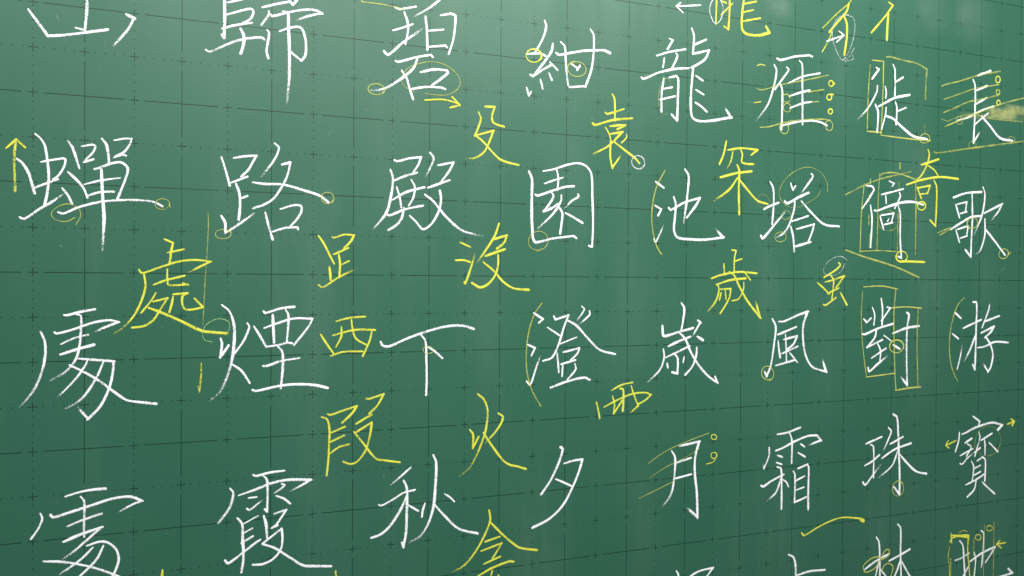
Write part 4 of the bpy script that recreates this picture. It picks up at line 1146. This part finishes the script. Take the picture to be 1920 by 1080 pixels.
@chalk_character|W|white chalk character 處 cropped by the bottom edge, lower left corner
100 0|310,10474,324 452,10511,327 586,10526,330 708,10526,375
100 0|458,10457,284 493,10401,285 492,10128,285 495,9999,285
100 1|162,10279,349 / 188,10251,350 319,10282,353 586,10354,358 790,10406,363 969,10409,367 1084,10352,369 / 969,10309,264 838,10242,262
100 0|330,10135,325 479,10190,328 670,10243,331
100 1|291,9964,366 452,10026,370 667,10086,375 / 506,9944,285 373,9831,283 267,9765,281
100 0|62,10304,278 80,10247,278 46,10146,277 -28,10032,276
100 0|523,9892,314 654,9924,317 736,9902,318 818,9816,320 846,9705,320 818,9585,320 784,9513,319
100 1|580,9863,287 453,9738,285 254,9603,281
100 0|688,9870,317 614,9718,316 440,9542,313
100 0|95,9767,320 294,9735,324 520,9661,329 668,9597,332 832,9506,335 929,9440,337
@chalk_character|W|white chalk character 霞, second from the left in the bottom row
100 0|2316,10548,349 / 2347,10533,350 2502,10561,353 2678,10571,356
100 0|2432,10529,319 2474,10473,320 2481,10275,320 2477,10084,320 / 2449,10118,320
100 1|2152,10314,361 2347,10370,365 2549,10434,370 2739,10453,374 2993,10431,379 / 2883,10371,295 2755,10313,293
100 0|2052,10404,344 2087,10345,344 2042,10171,344 1919,10004,341
100 1|2649,10408,275 / 2687,10392,275 2547,10291,273
100 0|2586,10266,322 2676,10224,324 2750,10156,325
100 0|2263,10272,269 2355,10274,270
100 1|2243,10143,300 / 2271,10124,301 2413,10225,303
100 0|2136,10036,377 2187,9962,378 2195,9783,378 2203,9538,379 2181,9375,378
100 0|2202,9961,221 2371,10044,223
100 0|2210,9851,268 2305,9898,270
100 0|2180,9729,299 2315,9802,302
100 0|1995,9543,327 / 2028,9503,328 2195,9612,331 2349,9720,334 2398,9747,335
100 0|2438,10034,351 2465,9933,352 2478,9751,352
100 0|2563,10049,306 2704,10086,308 / 2645,9996,307 2582,9904,306 / 2532,9876,305 / 2601,9902,306
100 0|2423,9696,319 2649,9857,323 / 2659,9730,324 2638,9600,323 2552,9495,322 2427,9445,320 2311,9450,317
100 0|2426,9691,367 2567,9625,370 2758,9478,374 2911,9368,378 3065,9340,381 3249,9315,385
@chalk_character|W|white chalk character 秋 in the bottom row
100 1|4271,10482,300 4165,10397,298 4004,10272,296
100 0|3855,10033,311 / 3886,10019,311 4025,10079,314 4183,10160,316 4329,10183,319
100 0|4179,10315,422 4219,10217,423 4220,9903,423 4212,9641,423 4177,9446,422 / 4159,9508,421
100 0|4210,10096,422 4131,9929,421 3992,9735,418 3871,9645,415 3760,9617,413
100 0|4242,9990,317 4375,9901,320
100 0|4464,9991,303 4434,9899,303 4424,9817,303
100 1|4576,10619,412 4614,10518,413 4605,10218,413 4579,9937,413 4507,9715,411 4400,9568,409 4266,9504,406
100 0|4733,10093,271 4807,10040,272 4867,9977,273
100 0|4597,9962,377 4744,9787,380 4930,9607,384 5197,9513,389
@chalk_character|Y|yellow chalk character 金 cropped by the bottom edge right of 秋
100 1|5360,9809,355 5376,9677,355 5308,9502,354 5176,9282,352 5007,9104,349 4812,9027,345
100 0|5384,9639,355 5559,9456,359 5696,9330,361 5815,9246,363 6069,9183,368
100 0|5305,9388,336 5516,9435,339
100 0|5248,9268,335 5544,9342,340 / 5482,9245,339 5415,9153,337
100 0|5287,9087,298 5525,9160,302
100 0|5206,8934,352 5406,9018,356 5658,9077,361 5717,9065,362
100 0|5410,8981,300 5372,8858,299
100 0|5494,8911,264 5539,8836,264
@chalk_character|Y|yellow stroke tip at the bottom edge between 處 and 霞
100 0|1306,9515,299 1300,9382,299
@chalk_character|Y|yellow stroke tip at the bottom edge right of 霞
100 0|3307,9245,336 3316,9114,336
@chalk_specks|W|SPECKS
55 0|215,15877,111 234,15820,112
50 0|274,15616,112 320,15576,112
25 0|700,15643,201 647,15318,200
22 0|1276,15344,386 1298,15261,387
50 0|1014,15264,117 1044,15267,117
45 0|2023,14843,124 2058,14745,125
55 0|231,13311,112 266,13292,112
35 0|349,13254,113 369,13239,113
30 0|697,12872,115 711,12841,115
40 0|-300,13862,108 -319,13803,108
45 0|1296,12371,119 1306,12365,119
40 0|2822,14841,130 2910,14831,131
50 0|3162,14741,132 3244,14806,133
50 0|3662,15132,136 3675,15111,136
60 0|3347,13777,134 3372,13829,134
40 0|4614,14494,143 4650,14425,144
50 0|5447,16392,149 5443,16337,149
60 0|5680,16384,151 5715,16429,151
40 0|8398,16754,172 8296,16484,171
50 0|7858,17118,168 7813,17019,168
30 0|8298,16226,300 8333,16110,301
35 0|9677,15741,183 9477,15717,181
45 0|7731,15954,167 7888,16002,168
50 0|9637,16069,182 9655,15967,182
40 0|8499,15698,173 8523,15610,173
35 0|7008,16260,161 7094,16193,162
35 0|6865,15266,241 6929,15223,241
50 0|6613,15368,158 6665,15387,159
40 0|3888,9582,138 3932,9499,139
50 0|3764,10456,137 3790,10428,138
45 0|3954,10466,139 3885,10360,138
60 0|1336,9959,120 1365,9932,120
50 0|1430,9641,121 1441,9624,121
25 0|20,10432,277 240,10418,281
30 0|721,10754,144 734,10738,145
60 0|4096,9959,140 4107,9946,140
45 0|15144,13174,229 15279,13260,230
50 0|14022,17362,219 14087,17265,219
40 0|13317,17059,213 13411,17024,214
60 0|12057,14808,202 12068,14802,203
60 0|12099,14915,203 12111,14909,203
60 0|12695,15036,208 12707,15028,208
60 0|12135,14201,203 12150,14190,203
60 0|12685,13069,208 12706,13047,208
50 0|15271,16789,230 15291,16779,230
50 0|11619,15868,199 11642,15848,199
40 0|11963,9709,202 11980,9697,203
50 0|12940,9318,211 12965,9297,211
40 0|3523,16038,135 3526,16030,135
50 0|5729,10523,152 5733,10508,152
50 0|5398,10748,150 5364,10641,149
40 0|3467,12799,135 3501,12748,135
40 0|1061,13693,118 1078,13688,118
"""
things = []
for line in DATA.strip().splitlines():
    if line[0] == '@':
        n, col, lab = line[1:].split('|')
        things.append((n, col, lab, []))
    else:
        things[-1][3].append(line)

for ti, (name, col, lab, strokes) in enumerate(things):
    if name == 'chalk_specks':
        V, F, A = [], [], []
        for i, st in enumerate(strokes):
            cov, tail, segs = parse(st)
            for sg in segs:
                ribbon(V, F, A, sg, 0.0003, cov * 0.62, tail, True, True, 0.0001)
        o = link('chalk_specks', V, F, CHALK['W'], None, (0.7, 0, 1.0), A, True)
        o['label'] = 'faint specks and scratches of white chalk scattered over the green board'
        o['category'] = 'chalk specks'
        o['kind'] = 'stuff'
        continue
    level = 0.0002 if name == 'chalk_character' else 0.00052
    built = [build_stroke(s, level + (i % 24) * 9e-6) for i, s in enumerate(strokes)]
    xs = [p[0] for bt in built for p in bt[0]]
    zs = [p[2] for bt in built for p in bt[0]]
    org = ((min(xs) + max(xs)) / 2, 0.0, min(zs))
    mat = CHALK[col]
    if len(built) == 1:
        V, F, A = built[0]
        root = link(name, V, F, mat, None, org, A, True)
    else:
        root = bpy.data.objects.new(name, None)
        root.empty_display_size = 0.02
        scene.collection.objects.link(root)
        root.location = org
        part = {'chalk_arrow': ('shaft', 'arrowhead')}.get(name)
        for i, (V, F, A) in enumerate(built):
            pn = part[i] if part else 'stroke'
            link(pn, V, F, mat, root, org, A, True)
    root['label'] = lab
    root['category'] = CATS[name]
    if name == 'chalk_character':
        root['group'] = 'white chalk characters' if col == 'W' else 'yellow chalk correction characters'

# ------------------------------------------------------------------ wiped smudges and pale patches
def smear(name, label, mat, blobs, depth):
    """soft patches: grids whose cover falls off towards an uneven rim"""
    V, F, A = [], [], []
    for bi, (x0, x1, z0, z1, cov, edge) in enumerate(blobs):
        nx = max(8, int((x1 - x0) / 0.004)); nz = max(8, int((z1 - z0) / 0.004))
        b0 = len(V)
        for i in range(nx + 1):
            for j in range(nz + 1):
                u, w = i / nx, j / nz
                jit = noise.noise(Vector((u * 5, w * 5, bi * 3.3)))
                rim = min(u, 1 - u, w, 1 - w)
                if edge >= 0.45:                     # a soft wipe, fading all the way out
                    a = (16 * u * (1 - u) * w * (1 - w)) ** 1.6 * (1 + 0.5 * jit)
                    a = max(0.0, min(1.0, a)) * cov
                else:                                # the flat of the chalk, with a ragged rim
                    a = max(0.0, min(1.0, rim / edge + 0.35 * jit)) if rim > 1e-6 else 0.0
                    a = a * a * (3 - 2 * a) * cov
                V.append((x0 + (x1 - x0) * u, -(depth + bi * 1.2e-5), z0 + (z1 - z0) * w))
                A.append(a)
        for i in range(nx):
            for j in range(nz):
                q = b0 + i * (nz + 1) + j
                F.append((q, q + nz + 1, q + nz + 2, q + 1))
    xs = [p[0] for p in V]; zs = [p[2] for p in V]
    o = link(name, V, F, mat, None, ((min(xs) + max(xs)) / 2, 0, min(zs)), A, True)
    o['label'] = label
    o['category'] = 'chalk smudge'
    return o
smear('chalk_smudge', 'wiped yellow chalk smudge across the right side of the character 長, at the right edge', M_SMUDGE_Y, [(1.4722, 1.5557, 1.5877, 1.6119, 0.44, 0.24), (1.5124, 1.5941, 1.6, 1.6209, 0.38, 0.26), (1.4474, 1.5943, 1.5888, 1.6152, 0.22, 0.5), (1.4022, 1.4943, 1.5846, 1.5983, 0.2, 0.45)], 0.00046)
smear('pale_patch', 'pale soft patch hanging from the top edge, right of the yellow 亻', M_PALE_GREY, [(1.2877, 1.3945, 1.7131, 1.8254, 0.06, 0.5)], 0.0004)  # thin pale grey patch, densest in the middle, fading to its rim
smear('pale_patch', 'bright pale patch at the top edge, nearest the right corner', M_PALE_GREY, [(1.3709, 1.4995, 1.7084, 1.8378, 0.075, 0.5)], 0.0004)  # slightly denser pale grey patch, overlapping the one to its left
smear('pale_patch', 'faint pale wipe mark above the white 雁, beside the yellow slanted strokes', M_PALE_GREY, [(0.984, 1.0464, 1.7071, 1.7513, 0.1, 0.5)], 0.0004)
